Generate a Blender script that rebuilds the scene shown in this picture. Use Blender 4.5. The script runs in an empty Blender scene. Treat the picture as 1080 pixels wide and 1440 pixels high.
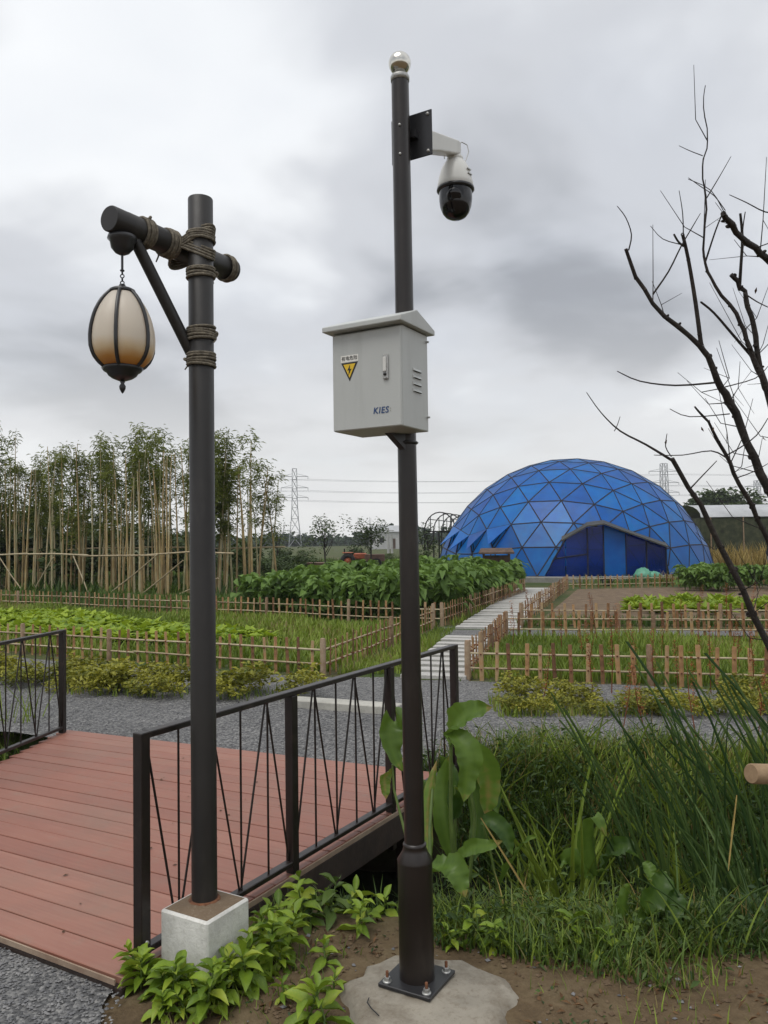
import bpy, bmesh, math, random
import numpy as np
from mathutils import Vector, Matrix

SKYX, SKYY = 9.2, 3.1
HAZE = 0.0004
random.seed(7)
RNG = np.random.default_rng(11)
scene = bpy.context.scene
COL = scene.collection
PI = math.pi
R_ = math.radians

# ------------------------------------------------------------------ camera
EYE = np.array([0.0, 0.0, 1.6])
FPX = 1125.0                       # focal length in pixels of the 1080 x 1440 photograph
PITCH, ROLL = R_(2.04), R_(0.8)
_f = np.array([0, math.cos(PITCH), math.sin(PITCH)])
_u0 = np.cross(np.array([1.0, 0, 0]), _f)
_r = math.cos(ROLL) * np.array([1.0, 0, 0]) - math.sin(ROLL) * _u0
_u = np.cross(_r, _f)
cam_data = bpy.data.cameras.new('camera')
cam = bpy.data.objects.new('camera', cam_data)
COL.objects.link(cam)
cam.matrix_world = Matrix(((_r[0], _u[0], -_f[0], 0), (_r[1], _u[1], -_f[1], 0), (_r[2], _u[2], -_f[2], 1.6), (0, 0, 0, 1)))
cam_data.sensor_fit = 'VERTICAL'
cam_data.sensor_height = 36.0
cam_data.lens = 36.0 * FPX / 1440.0
cam_data.clip_start = 0.05
cam_data.clip_end = 4000.0
scene.camera = cam


def ray(x, y):
    return (x - 540) / FPX * _r - (y - 720) / FPX * _u + _f


def G(x, y, z=0.0):                # the point at height z that the photograph shows at (x, y)
    d = ray(x, y)
    return EYE + d * ((z - 1.6) / d[2])


def D(x, y, Y):                    # the point at distance Y that the photograph shows at (x, y)
    d = ray(x, y)
    return EYE + d * (Y / d[1])


# ------------------------------------------------------------------ sky and sun
SUN_EL, SUN_AZ = R_(64), R_(-140)   # azimuth measured from +Y towards +X: behind the camera, to the left
world = bpy.data.worlds.new('World')
scene.world = world
world.use_nodes = True
nt = world.node_tree
nt.nodes.clear()
N, L = nt.nodes.new, nt.links.new
out = N('ShaderNodeOutputWorld')
bg = N('ShaderNodeBackground')
bg.inputs['Strength'].default_value = 0.10
sky = N('ShaderNodeTexSky')
sky.sky_type = 'NISHITA'
sky.sun_disc = False
sky.sun_elevation = SUN_EL
sky.sun_rotation = SUN_AZ
tc = N('ShaderNodeTexCoord')
sep = N('ShaderNodeSeparateXYZ')
L(tc.outputs['Generated'], sep.inputs[0])


def wm(op, a, b=None, c=None, clamp=False):
    n = N('ShaderNodeMath')
    n.operation = op
    n.use_clamp = clamp
    for i, v in enumerate((a, b, c)):
        if v is None:
            continue
        if isinstance(v, (int, float)):
            n.inputs[i].default_value = v
        else:
            L(v, n.inputs[i])
    return n.outputs[0]


zc = wm('ADD', wm('MAXIMUM', sep.outputs[2], 0.0), 0.22)
px = wm('DIVIDE', sep.outputs[0], zc)
py = wm('DIVIDE', sep.outputs[1], zc)
comb = N('ShaderNodeCombineXYZ')
L(px, comb.inputs[0]); L(py, comb.inputs[1])
comb.inputs[2].default_value = 3.7


def wnoise(scale, detail, rough, dist, vec, off=(0, 0, 0)):
    mp = N('ShaderNodeMapping')
    mp.inputs['Location'].default_value = off
    L(vec, mp.inputs['Vector'])
    n = N('ShaderNodeTexNoise')
    n.inputs['Scale'].default_value = scale
    n.inputs['Detail'].default_value = detail
    n.inputs['Roughness'].default_value = rough
    n.inputs['Distortion'].default_value = dist
    L(mp.outputs[0], n.inputs['Vector'])
    return n.outputs['Fac']


n_big = wnoise(0.85, 5, 0.46, 0.3, comb.outputs[0], (SKYX, SKYY, 0))
n_mid = wnoise(2.2, 4, 0.46, 0.35, comb.outputs[0], (5.3, 1.7, 0))
shade = wm('ADD', wm('MULTIPLY', n_big, 0.72), wm('MULTIPLY', n_mid, 0.32))
# a broad dark bank of cloud ahead and to the right, as the overcast has it
dk = ray(800, 400); dk = dk / np.linalg.norm(dk)
dot = N('ShaderNodeVectorMath'); dot.operation = 'DOT_PRODUCT'
L(tc.outputs['Generated'], dot.inputs[0]); dot.inputs[1].default_value = tuple(dk)
bank = wm('SMOOTH_MIN', wm('MULTIPLY', wm('SUBTRACT', dot.outputs['Value'], 0.952), 20.0), 1.0, 0.3)
bank = wm('MAXIMUM', bank, 0.0)
shade = wm('SUBTRACT', shade, wm('MULTIPLY', bank, 0.085))
ramp = N('ShaderNodeValToRGB')
L(shade, ramp.inputs['Fac'])
cr = ramp.color_ramp
cr.interpolation = 'EASE'
cr.elements[0].position = 0.37; cr.elements[0].color = (0.285, 0.298, 0.325, 1)
cr.elements[1].position = 0.60; cr.elements[1].color = (0.73, 0.745, 0.76, 1)
e = cr.elements.new(0.49); e.color = (0.50, 0.515, 0.545, 1)
# the low sky is paler and slightly warm
low = N('ShaderNodeMapRange')
L(sep.outputs[2], low.inputs['Value'])
low.inputs['From Min'].default_value = 0.0; low.inputs['From Max'].default_value = 0.30
low.inputs['To Min'].default_value = 0.85; low.inputs['To Max'].default_value = 0.0
low.interpolation_type = 'SMOOTHSTEP'
mixlow = N('ShaderNodeMix'); mixlow.data_type = 'RGBA'
L(low.outputs[0], mixlow.inputs['Factor'])
L(ramp.outputs['Color'], mixlow.inputs['A'])
mixlow.inputs['B'].default_value = (0.72, 0.715, 0.70, 1)
sc10 = N('ShaderNodeVectorMath'); sc10.operation = 'SCALE'
L(mixlow.outputs['Result'], sc10.inputs[0]); sc10.inputs['Scale'].default_value = 10.6
cover = N('ShaderNodeMapRange')
L(n_mid, cover.inputs['Value'])
cover.inputs['From Min'].default_value = 0.45; cover.inputs['From Max'].default_value = 0.75
cover.inputs['To Min'].default_value = 0.97; cover.inputs['To Max'].default_value = 0.86
mixsky = N('ShaderNodeMix'); mixsky.data_type = 'RGBA'
L(cover.outputs[0], mixsky.inputs['Factor'])
L(sky.outputs[0], mixsky.inputs['A']); L(sc10.outputs[0], mixsky.inputs['B'])
L(mixsky.outputs['Result'], bg.inputs['Color'])
L(bg.outputs[0], out.inputs['Surface'])

sun_data = bpy.data.lights.new('sun', 'SUN')
sun_data.energy = 1.35
sun_data.angle = R_(40)
sun_data.color = (1.0, 0.96, 0.9)
sun = bpy.data.objects.new('sun', sun_data)
COL.objects.link(sun)
_sd = Vector((math.sin(SUN_AZ) * math.cos(SUN_EL), math.cos(SUN_AZ) * math.cos(SUN_EL), math.sin(SUN_EL)))
sun.rotation_euler = (-_sd).to_track_quat('-Z', 'Y').to_euler()
sun.location = (-10, -10, 20)

vs = scene.view_settings
vs.view_transform = 'Standard'
vs.look = 'None'
vs.exposure = 0.38
vs.gamma = 1.0
vs.use_curve_mapping = False
scene.cycles.max_bounces = 8
scene.cycles.transparent_max_bounces = 12
scene.cycles.use_denoising = True


# ------------------------------------------------------------------ materials
def new_mat(name):
    m = bpy.data.materials.new(name)
    m.use_nodes = True
    t = m.node_tree
    return m, t, t.nodes['Principled BSDF'], t.nodes['Material Output']


def nz(t, scale, detail=4, rough=0.55, coord='Object', dist=0.0, vec=None):
    n = t.nodes.new('ShaderNodeTexNoise')
    n.inputs['Scale'].default_value = scale
    n.inputs['Detail'].default_value = detail
    n.inputs['Roughness'].default_value = rough
    n.inputs['Distortion'].default_value = dist
    if vec is None:
        c = t.nodes.new('ShaderNodeTexCoord')
        vec = c.outputs[coord]
    t.links.new(vec, n.inputs['Vector'])
    return n.outputs['Fac']


def rp(t, fac, stops):
    r = t.nodes.new('ShaderNodeValToRGB')
    el = r.color_ramp.elements
    for i, (p, c) in enumerate(stops):
        if i < 2:
            el[i].position = p
        else:
            el.new(p)
    srt = sorted(stops)
    for i, (p, c) in enumerate(srt):
        el[i].position = p
        el[i].color = (*c, 1)
    t.links.new(fac, r.inputs['Fac'])
    return r.outputs['Color']


def mth(t, op, a, b=0.0, clamp=False):
    n = t.nodes.new('ShaderNodeMath')
    n.operation = op
    n.use_clamp = clamp
    for i, v in enumerate((a, b)):
        if isinstance(v, (int, float)):
            n.inputs[i].default_value = v
        else:
            t.links.new(v, n.inputs[i])
    return n.outputs[0]


def mixc(t, fac, a, b):
    n = t.nodes.new('ShaderNodeMix')
    n.data_type = 'RGBA'
    for k, v in (('Factor', fac), ('A', a), ('B', b)):
        if isinstance(v, (int, float)):
            n.inputs[k].default_value = v
        elif isinstance(v, tuple):
            n.inputs[k].default_value = (*v, 1)
        else:
            t.links.new(v, n.inputs[k])
    return n.outputs['Result']


def bump(t, bsdf, h, strength=0.3, dist=0.01):
    b = t.nodes.new('ShaderNodeBump')
    b.inputs['Strength'].default_value = strength
    b.inputs['Distance'].default_value = dist
    t.links.new(h, b.inputs['Height'])
    t.links.new(b.outputs[0], bsdf.inputs['Normal'])


def mat_noise(name, stops, scale=8, rough=0.7, bstr=0.2, bscale=None, detail=6, metal=0.0, spec=0.5, dist=0.0, rvar=0.0, bdist=0.01, objrand=0.0):
    m, t, b, o = new_mat(name)
    f = nz(t, scale, detail, 0.6, dist=dist)
    if objrand:
        oi = t.nodes.new('ShaderNodeObjectInfo')
        f = mth(t, 'ADD', f, mth(t, 'MULTIPLY', mth(t, 'SUBTRACT', oi.outputs['Random'], 0.5), objrand), True)
    t.links.new(rp(t, f, stops), b.inputs['Base Color'])
    b.inputs['Roughness'].default_value = rough
    b.inputs['Metallic'].default_value = metal
    b.inputs['Specular IOR Level'].default_value = spec
    if rvar:
        f2 = nz(t, scale * 2.3, 4)
        t.links.new(mth(t, 'ADD', mth(t, 'MULTIPLY', f2, rvar), rough - rvar / 2), b.inputs['Roughness'])
    if bstr:
        bump(t, b, nz(t, bscale or scale * 4, 6), bstr, bdist)
    return m


def mat_leaf(name, dark, light, rough=0.5, trans=0.25, objrand=0.5, nscale=6.0, dry=None, spec=0.35):
    """Leaf: colour varies leaf by leaf (tint attribute), plant by plant and with a little blotching."""
    m, t, b, o = new_mat(name)
    at = t.nodes.new('ShaderNodeAttribute')
    at.attribute_name = 'tint'
    oi = t.nodes.new('ShaderNodeObjectInfo')
    f = mth(t, 'ADD', at.outputs['Fac'], mth(t, 'MULTIPLY', mth(t, 'SUBTRACT', oi.outputs['Random'], 0.5), objrand))
    f = mth(t, 'ADD', f, mth(t, 'MULTIPLY', mth(t, 'SUBTRACT', nz(t, nscale, 3), 0.5), 0.6), True)
    stops = [(0.0, dark), (0.75, light)]
    if dry:
        stops.append((1.0, dry))
    c = rp(t, f, stops)
    t.links.new(c, b.inputs['Base Color'])
    b.inputs['Roughness'].default_value = rough
    b.inputs['Specular IOR Level'].default_value = spec
    if trans:
        tr = t.nodes.new('ShaderNodeBsdfTranslucent')
        c2 = mixc(t, 0.35, c, (light[0] * 1.3, light[1] * 1.2, light[2] * 0.6))
        t.links.new(c2, tr.inputs['Color'])
        mx = t.nodes.new('ShaderNodeMixShader')
        mx.inputs[0].default_value = trans
        t.links.new(b.outputs[0], mx.inputs[1])
        t.links.new(tr.outputs[0], mx.inputs[2])
        t.links.new(mx.outputs[0], o.inputs['Surface'])
    return m


def mat_plain(name, col, rough=0.5, metal=0.0, spec=0.5):
    m, t, b, o = new_mat(name)
    b.inputs['Base Color'].default_value = (*col, 1)
    b.inputs['Roughness'].default_value = rough
    b.inputs['Metallic'].default_value = metal
    b.inputs['Specular IOR Level'].default_value = spec
    f = nz(t, 30, 4)
    t.links.new(mth(t, 'ADD', mth(t, 'MULTIPLY', f, 0.2), rough - 0.1), b.inputs['Roughness'])
    return m


M = {}


def grime(m, col, scale, lo, hi, amt, stretch=(1, 1, 1)):
    """Dust, splashes or run marks over a finished material."""
    t = m.node_tree
    b = t.nodes['Principled BSDF']
    src = b.inputs['Base Color'].links[0].from_socket
    c = t.nodes.new('ShaderNodeTexCoord')
    mp = t.nodes.new('ShaderNodeMapping')
    mp.inputs['Scale'].default_value = stretch
    t.links.new(c.outputs['Object'], mp.inputs['Vector'])
    f = nz(t, scale, 8, 0.68, vec=mp.outputs[0])
    k = rp(t, f, [(lo, (0, 0, 0)), (hi, (amt, amt, amt))])
    t.links.new(mixc(t, k, src, col), b.inputs['Base Color'])


M['pole'] = mat_noise('brown_painted_steel', [(0.3, (0.010, 0.0070, 0.0058)), (0.7, (0.0185, 0.0135, 0.0115))], 5, 0.33, 0.04, 60, rvar=0.18)
M['post'] = mat_noise('charcoal_painted_steel', [(0.3, (0.0115, 0.0098, 0.0088)), (0.75, (0.0195, 0.0172, 0.0155))], 5, 0.48, 0.06, 40, rvar=0.15)
M['rail'] = mat_noise('dark_brown_rail_paint', [(0.3, (0.009, 0.0055, 0.0045)), (0.72, (0.017, 0.0112, 0.0095))], 7, 0.40, 0.08, 50, rvar=0.2)
M['black'] = mat_noise('black_paint', [(0.3, (0.016, 0.016, 0.018)), (0.7, (0.026, 0.026, 0.028))], 6, 0.32, 0.05, 40, rvar=0.15)
M['rope'] = mat_noise('weathered_rope', [(0.25, (0.062, 0.054, 0.042)), (0.7, (0.24, 0.21, 0.16))], 60, 0.95, 0.9, 160, bdist=0.006)
M['box'] = mat_noise('grey_enamel', [(0.3, (0.425, 0.440, 0.425)), (0.7, (0.465, 0.478, 0.465))], 3, 0.42, 0.05, 120, rvar=0.12)
M['white_plastic'] = mat_noise('white_plastic', [(0.3, (0.56, 0.56, 0.53)), (0.7, (0.64, 0.64, 0.61))], 5, 0.4, 0.02, 80, rvar=0.1)
M['smoked'] = mat_plain('smoked_dome', (0.006, 0.006, 0.008), 0.12)
M['chrome'] = mat_plain('stainless_steel', (0.62, 0.60, 0.55), 0.16, 1.0)
M['zinc'] = mat_noise('zinc', [(0.3, (0.30, 0.30, 0.29)), (0.7, (0.5, 0.5, 0.48))], 40, 0.45, 0.2, 90, metal=0.7)
M['rust'] = mat_noise('rust', [(0.3, (0.07, 0.028, 0.015)), (0.7, (0.22, 0.09, 0.04))], 60, 0.9, 0.5, 120)
M['yellow'] = mat_plain('sign_yellow', (0.70, 0.46, 0.02), 0.45)
M['ink'] = mat_plain('sign_black', (0.012, 0.012, 0.012), 0.5)
M['sticker'] = mat_plain('sign_white', (0.72, 0.71, 0.66), 0.5)
M['logo'] = mat_plain('logo_blue', (0.012, 0.05, 0.16), 0.45)
M['logo_pale'] = mat_plain('logo_pale', (0.25, 0.24, 0.2), 0.5)
M['mesh_dark'] = mat_plain('dark_gap', (0.02, 0.02, 0.02), 0.8)


grime(M['pole'], (0.085, 0.070, 0.055), 9, 0.55, 0.80, 0.35, (1, 1, 0.25))
grime(M['post'], (0.075, 0.068, 0.058), 9, 0.55, 0.80, 0.35, (1, 1, 0.25))
grime(M['rail'], (0.085, 0.060, 0.045), 14, 0.55, 0.78, 0.35)
grime(M['box'], (0.27, 0.27, 0.245), 16, 0.52, 0.80, 0.36, (1, 1, 0.10))
grime(M['box'], (0.20, 0.19, 0.16), 50, 0.66, 0.80, 0.4)
grime(M['white_plastic'], (0.30, 0.29, 0.25), 20, 0.55, 0.8, 0.35, (1, 1, 0.2))


def mat_planks():
    m, t, b, o = new_mat('terracotta_composite_deck')
    oi = t.nodes.new('ShaderNodeObjectInfo')
    c = t.nodes.new('ShaderNodeTexCoord')
    mp = t.nodes.new('ShaderNodeMapping')
    mp.inputs['Scale'].default_value = (1.2, 22, 22)
    t.links.new(c.outputs['Object'], mp.inputs['Vector'])
    g = nz(t, 2.5, 6, 0.6, vec=mp.outputs[0])
    s = nz(t, 2.2, 5, 0.6)
    f = mth(t, 'ADD', mth(t, 'MULTIPLY', g, 0.45), mth(t, 'MULTIPLY', s, 0.45))
    f = mth(t, 'ADD', f, mth(t, 'MULTIPLY', oi.outputs['Random'], 0.24), True)
    col = rp(t, f, [(0.22, (0.185, 0.070, 0.046)), (0.5, (0.250, 0.098, 0.066)), (0.80, (0.31, 0.148, 0.104))])
    dirt = nz(t, 9, 8, 0.7)
    col = mixc(t, rp(t, dirt, [(0.56, (0, 0, 0)), (0.78, (0.5, 0.5, 0.5))]), col, (0.20, 0.15, 0.11))
    t.links.new(col, b.inputs['Base Color'])
    t.links.new(mth(t, 'ADD', mth(t, 'MULTIPLY', s, 0.3), 0.36), b.inputs['Roughness'])
    bump(t, b, g, 0.25, 0.004)
    return m


M['plank'] = mat_planks()
grime(M['plank'], (0.16, 0.115, 0.085), 1.7, 0.48, 0.72, 0.45)
grime(M['plank'], (0.09, 0.06, 0.045), 45, 0.66, 0.74, 0.7)
M['fascia'] = mat_noise('dark_wet_timber', [(0.3, (0.020, 0.013, 0.010)), (0.7, (0.045, 0.028, 0.021))], 8, 0.75, 0.3, 40)
M['trim'] = mat_noise('pale_deck_edge', [(0.3, (0.20, 0.13, 0.09)), (0.7, (0.34, 0.26, 0.19))], 9, 0.8, 0.2)


def mat_concrete(name, base, dirt, top_brown=None, scale=5.0):
    m, t, b, o = new_mat(name)
    f = nz(t, scale, 8, 0.65)
    f2 = nz(t, scale * 9, 6, 0.7)
    col = rp(t, f, [(0.28, tuple(x * 0.72 for x in base)), (0.52, base), (0.75, tuple(min(1, x * 1.15) for x in base))])
    col = mixc(t, rp(t, f2, [(0.52, (0, 0, 0)), (0.75, (0.7, 0.7, 0.7))]), col, dirt)
    t.links.new(col, b.inputs['Base Color'])
    b.inputs['Roughness'].default_value = 0.9
    bump(t, b, mth(t, 'ADD', f2, mth(t, 'MULTIPLY', f, 0.6)), 0.5, 0.008)
    return m


M['concrete'] = mat_concrete('pad_concrete', (0.265, 0.24, 0.195), (0.13, 0.10, 0.065))
grime(M['concrete'], (0.10, 0.075, 0.048), 4.5, 0.47, 0.66, 0.75)
M['white_concrete'] = mat_concrete('whitewashed_concrete', (0.66, 0.65, 0.61), (0.42, 0.40, 0.35), scale=6)
M['block_top'] = mat_concrete('rusty_wet_cement', (0.15, 0.105, 0.065), (0.26, 0.21, 0.15), scale=9)
M['slab'] = mat_concrete('pale_granite_slab', (0.42, 0.41, 0.39), (0.25, 0.24, 0.20), scale=3)
M['kerb'] = mat_concrete('pale_kerb_stone', (0.40, 0.39, 0.35), (0.22, 0.21, 0.17), scale=4)


def mat_ground():
    m, t, b, o = new_mat('soil_and_turf')
    c = t.nodes.new('ShaderNodeTexCoord')
    P = c.outputs['Object']
    s = t.nodes.new('ShaderNodeSeparateXYZ')
    t.links.new(P, s.inputs[0])
    big = nz(t, 0.35, 6, 0.6)
    mid = nz(t, 3.0, 8, 0.65)
    fine = nz(t, 28, 8, 0.7)
    soil = rp(t, mth(t, 'ADD', mth(t, 'MULTIPLY', mid, 0.6), mth(t, 'MULTIPLY', fine, 0.4)),
              [(0.28, (0.050, 0.034, 0.019)), (0.5, (0.125, 0.088, 0.050)), (0.70, (0.21, 0.155, 0.095))])
    turf = rp(t, mth(t, 'ADD', mth(t, 'MULTIPLY', big, 0.5), mth(t, 'MULTIPLY', fine, 0.5)),
              [(0.3, (0.022, 0.040, 0.010)), (0.55, (0.050, 0.080, 0.020)), (0.75, (0.10, 0.105, 0.040))])
    far = t.nodes.new('ShaderNodeMapRange')
    t.links.new(s.outputs[1], far.inputs['Value'])
    far.inputs['From Min'].default_value = 3.2
    far.inputs['From Max'].default_value = 4.2
    k = mth(t, 'ADD', far.outputs[0], mth(t, 'MULTIPLY', mth(t, 'SUBTRACT', mid, 0.5), 1.2), True)
    k = mth(t, 'MULTIPLY', k, rp(t, nz(t, 0.8, 5), [(0.35, (0.45, 0.45, 0.45)), (0.6, (1, 1, 1))]))
    deep = t.nodes.new('ShaderNodeMapRange')
    t.links.new(s.outputs[2], deep.inputs['Value'])
    deep.inputs['From Min'].default_value = -0.18
    deep.inputs['From Max'].default_value = -0.50
    col = mixc(t, deep.outputs[0], mixc(t, k, soil, turf), (0.030, 0.022, 0.014))   # wet mud in the ditch
    t.links.new(col, b.inputs['Base Color'])
    b.inputs['Roughness'].default_value = 0.95
    b.inputs['Specular IOR Level'].default_value = 0.2
    bump(t, b, mth(t, 'ADD', fine, mth(t, 'MULTIPLY', mid, 1.2)), 0.8, 0.02)
    return m


M['ground'] = mat_ground()


def mat_gravel(name, c0, c1, c2, scale=70):
    m, t, b, o = new_mat(name)
    c = t.nodes.new('ShaderNodeTexCoord')
    v = t.nodes.new('ShaderNodeTexVoronoi')
    v.inputs['Scale'].default_value = scale
    t.links.new(c.outputs['Object'], v.inputs['Vector'])
    sp = t.nodes.new('ShaderNodeSeparateColor')
    t.links.new(v.outputs['Color'], sp.inputs[0])
    big = nz(t, 1.2, 5)
    f = mth(t, 'ADD', mth(t, 'MULTIPLY', sp.outputs[0], 0.7), mth(t, 'MULTIPLY', big, 0.35), True)
    col = rp(t, f, [(0.1, c0), (0.5, c1), (0.95, c2)])
    t.links.new(col, b.inputs['Base Color'])
    b.inputs['Roughness'].default_value = 0.85
    bump(t, b, mth(t, 'SUBTRACT', 1.0, v.outputs['Distance']), 1.0, 0.012)
    return m


M['gravel'] = mat_gravel('grey_gravel', (0.036, 0.036, 0.037), (0.115, 0.115, 0.116), (0.27, 0.265, 0.255))
M['stone'] = mat_noise('gravel_stone', [(0.3, (0.06, 0.06, 0.063)), (0.5, (0.15, 0.15, 0.155)), (0.75, (0.34, 0.33, 0.32))], 9, 0.85, 0.3, 90)
M['bare_soil'] = mat_noise('tilled_soil', [(0.3, (0.075, 0.048, 0.028)), (0.55, (0.14, 0.095, 0.055)), (0.75, (0.20, 0.15, 0.085))], 4, 0.95, 0.8, 18, bdist=0.03)


def mat_water():
    m, t, b, o = new_mat('dark_ditch_water')
    b.inputs['Base Color'].default_value = (0.012, 0.014, 0.010, 1)
    b.inputs['Roughness'].default_value = 0.06
    bump(t, b, nz(t, 6, 3), 0.08, 0.01)
    return m


M['water'] = mat_water()
M['bamboo_slat'] = mat_noise('split_bamboo', [(0.22, (0.13, 0.062, 0.028)), (0.42, (0.26, 0.135, 0.058)), (0.6, (0.39, 0.225, 0.098)), (0.85, (0.38, 0.285, 0.165))], 7, 0.75, 0.3, 40, objrand=0.55)
M['bamboo_rail'] = mat_noise('pale_bamboo_pole', [(0.25, (0.23, 0.175, 0.105)), (0.5, (0.36, 0.29, 0.18)), (0.75, (0.45, 0.39, 0.26))], 9, 0.6, 0.15, 40, objrand=0.3)
M['fence_post'] = mat_noise('weathered_timber_post', [(0.25, (0.14, 0.085, 0.05)), (0.5, (0.25, 0.165, 0.10)), (0.75, (0.33, 0.25, 0.17))], 10, 0.85, 0.4, 50, objrand=0.4)
M['tie'] = mat_noise('rusty_tie_wire', [(0.3, (0.10, 0.03, 0.018)), (0.7, (0.19, 0.07, 0.04))], 40, 0.9, 0.3, 90)
M['culm'] = mat_noise('bamboo_culm', [(0.2, (0.20, 0.145, 0.065)), (0.45, (0.38, 0.27, 0.115)), (0.62, (0.44, 0.385, 0.24)), (0.85, (0.20, 0.22, 0.07))], 1.6, 0.55, 0.1, 30, objrand=0.55)
M['bark'] = mat_noise('dark_bark', [(0.3, (0.014, 0.011, 0.010)), (0.6, (0.034, 0.027, 0.023)), (0.8, (0.075, 0.064, 0.056))], 22, 0.85, 0.7, 90)
M['cut_wood'] = mat_noise('peeled_log', [(0.3, (0.17, 0.105, 0.055)), (0.7, (0.33, 0.23, 0.135))], 9, 0.8, 0.3, 40)
M['steel_lattice'] = mat_plain('galvanised_lattice', (0.30, 0.31, 0.33), 0.7)
M['strut'] = mat_noise('dome_strut', [(0.3, (0.020, 0.022, 0.032)), (0.7, (0.040, 0.041, 0.052))], 6, 0.85, 0.05, spec=0.2)
M['canopy'] = mat_noise('canopy_sheet', [(0.3, (0.040, 0.040, 0.034)), (0.7, (0.065, 0.065, 0.056))], 4, 0.55, 0.05)
M['curb_grey'] = mat_concrete('dome_curb', (0.24, 0.235, 0.215), (0.13, 0.125, 0.10))
M['sheet_grey'] = mat_noise('plastic_roof_sheet', [(0.3, (0.33, 0.34, 0.35)), (0.7, (0.45, 0.46, 0.47))], 1.5, 0.5, 0.15, 5)
M['net_dark'] = mat_noise('shade_net', [(0.3, (0.018, 0.022, 0.012)), (0.55, (0.045, 0.052, 0.025)), (0.75, (0.085, 0.085, 0.045))], 3, 0.95, 0.4, 20)
M['roof_brown'] = mat_noise('old_brown_board', [(0.3, (0.045, 0.028, 0.020)), (0.7, (0.13, 0.08, 0.055))], 6, 0.75, 0.3, 40)
M['sack'] = mat_noise('green_sack', [(0.3, (0.06, 0.23, 0.15)), (0.7, (0.13, 0.36, 0.25))], 6, 0.6, 0.4, 30)
M['orange'] = mat_noise('orange_paint', [(0.3, (0.30, 0.065, 0.025)), (0.7, (0.42, 0.11, 0.04))], 9, 0.5, 0.05)
M['tyre'] = mat_plain('tyre_rubber', (0.02, 0.02, 0.02), 0.85)
M['planter'] = mat_noise('reddish_board', [(0.3, (0.13, 0.075, 0.055)), (0.7, (0.24, 0.15, 0.115))], 5, 0.85, 0.2)
M['wall_white'] = mat_noise('pale_wall', [(0.3, (0.42, 0.42, 0.42)), (0.7, (0.52, 0.52, 0.51))], 1, 0.85, 0.05)
M['pole_concrete'] = mat_noise('concrete_pole', [(0.3, (0.30, 0.30, 0.29)), (0.7, (0.4, 0.4, 0.38))], 4, 0.9, 0.1)
M['dark_cloth'] = mat_noise('dark_cloth', [(0.3, (0.012, 0.013, 0.017)), (0.7, (0.022, 0.024, 0.03))], 9, 0.95, 0.3)
M['skin'] = mat_plain('skin', (0.42, 0.25, 0.17), 0.6)
M['hat'] = mat_plain('pale_hat', (0.6, 0.56, 0.47), 0.9)
M['grey_cloth'] = mat_noise('grey_cloth', [(0.3, (0.16, 0.16, 0.15)), (0.7, (0.24, 0.24, 0.22))], 9, 0.95, 0.3)


def mat_film():
    """Blue film over the dome: glossy outside, half see-through, letting blue light in."""
    m, t, b, o = new_mat('blue_film')
    oi = t.nodes.new('ShaderNodeObjectInfo')
    f = mth(t, 'ADD', mth(t, 'MULTIPLY', nz(t, 1.6, 5), 0.62), mth(t, 'MULTIPLY', oi.outputs['Random'], 0.36), True)
    col = rp(t, f, [(0.15, (0.002, 0.095, 0.40)), (0.5, (0.004, 0.175, 0.58)), (0.9, (0.010, 0.31, 0.78))])
    t.links.new(col, b.inputs['Base Color'])
    b.inputs['Roughness'].default_value = 0.32
    b.inputs['Specular IOR Level'].default_value = 0.6
    bump(t, b, mth(t, 'ADD', nz(t, 2.5, 3), mth(t, 'MULTIPLY', nz(t, 9, 5, 0.6, dist=1.5), 0.25)), 0.16, 0.05)
    tl = t.nodes.new('ShaderNodeBsdfTranslucent')
    t.links.new(col, tl.inputs['Color'])
    m1 = t.nodes.new('ShaderNodeMixShader'); m1.inputs[0].default_value = 0.3
    t.links.new(b.outputs[0], m1.inputs[1]); t.links.new(tl.outputs[0], m1.inputs[2])
    tp = t.nodes.new('ShaderNodeBsdfTransparent'); tp.inputs['Color'].default_value = (0.10, 0.40, 0.95, 1)
    m2 = t.nodes.new('ShaderNodeMixShader'); m2.inputs[0].default_value = 0.28
    t.links.new(m1.outputs[0], m2.inputs[1]); t.links.new(tp.outputs[0], m2.inputs[2])
    t.links.new(m2.outputs[0], o.inputs['Surface'])
    return m


M['film'] = mat_film()


def mat_doorglass():
    m, t, b, o = new_mat('dark_blue_door_film')
    f = nz(t, 1.2, 4)
    col = rp(t, f, [(0.3, (0.004, 0.022, 0.13)), (0.7, (0.008, 0.05, 0.26))])
    t.links.new(col, b.inputs['Base Color'])
    b.inputs['Roughness'].default_value = 0.12
    tp = t.nodes.new('ShaderNodeBsdfTransparent'); tp.inputs['Color'].default_value = (0.08, 0.35, 0.9, 1)
    m2 = t.nodes.new('ShaderNodeMixShader'); m2.inputs[0].default_value = 0.45
    t.links.new(b.outputs[0], m2.inputs[1]); t.links.new(tp.outputs[0], m2.inputs[2])
    t.links.new(m2.outputs[0], o.inputs['Surface'])
    return m


grime(M['film'], (0.10, 0.16, 0.27), 1.1, 0.50, 0.78, 0.45, (1.5, 1.5, 0.35))
M['door_film'] = mat_doorglass()


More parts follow.
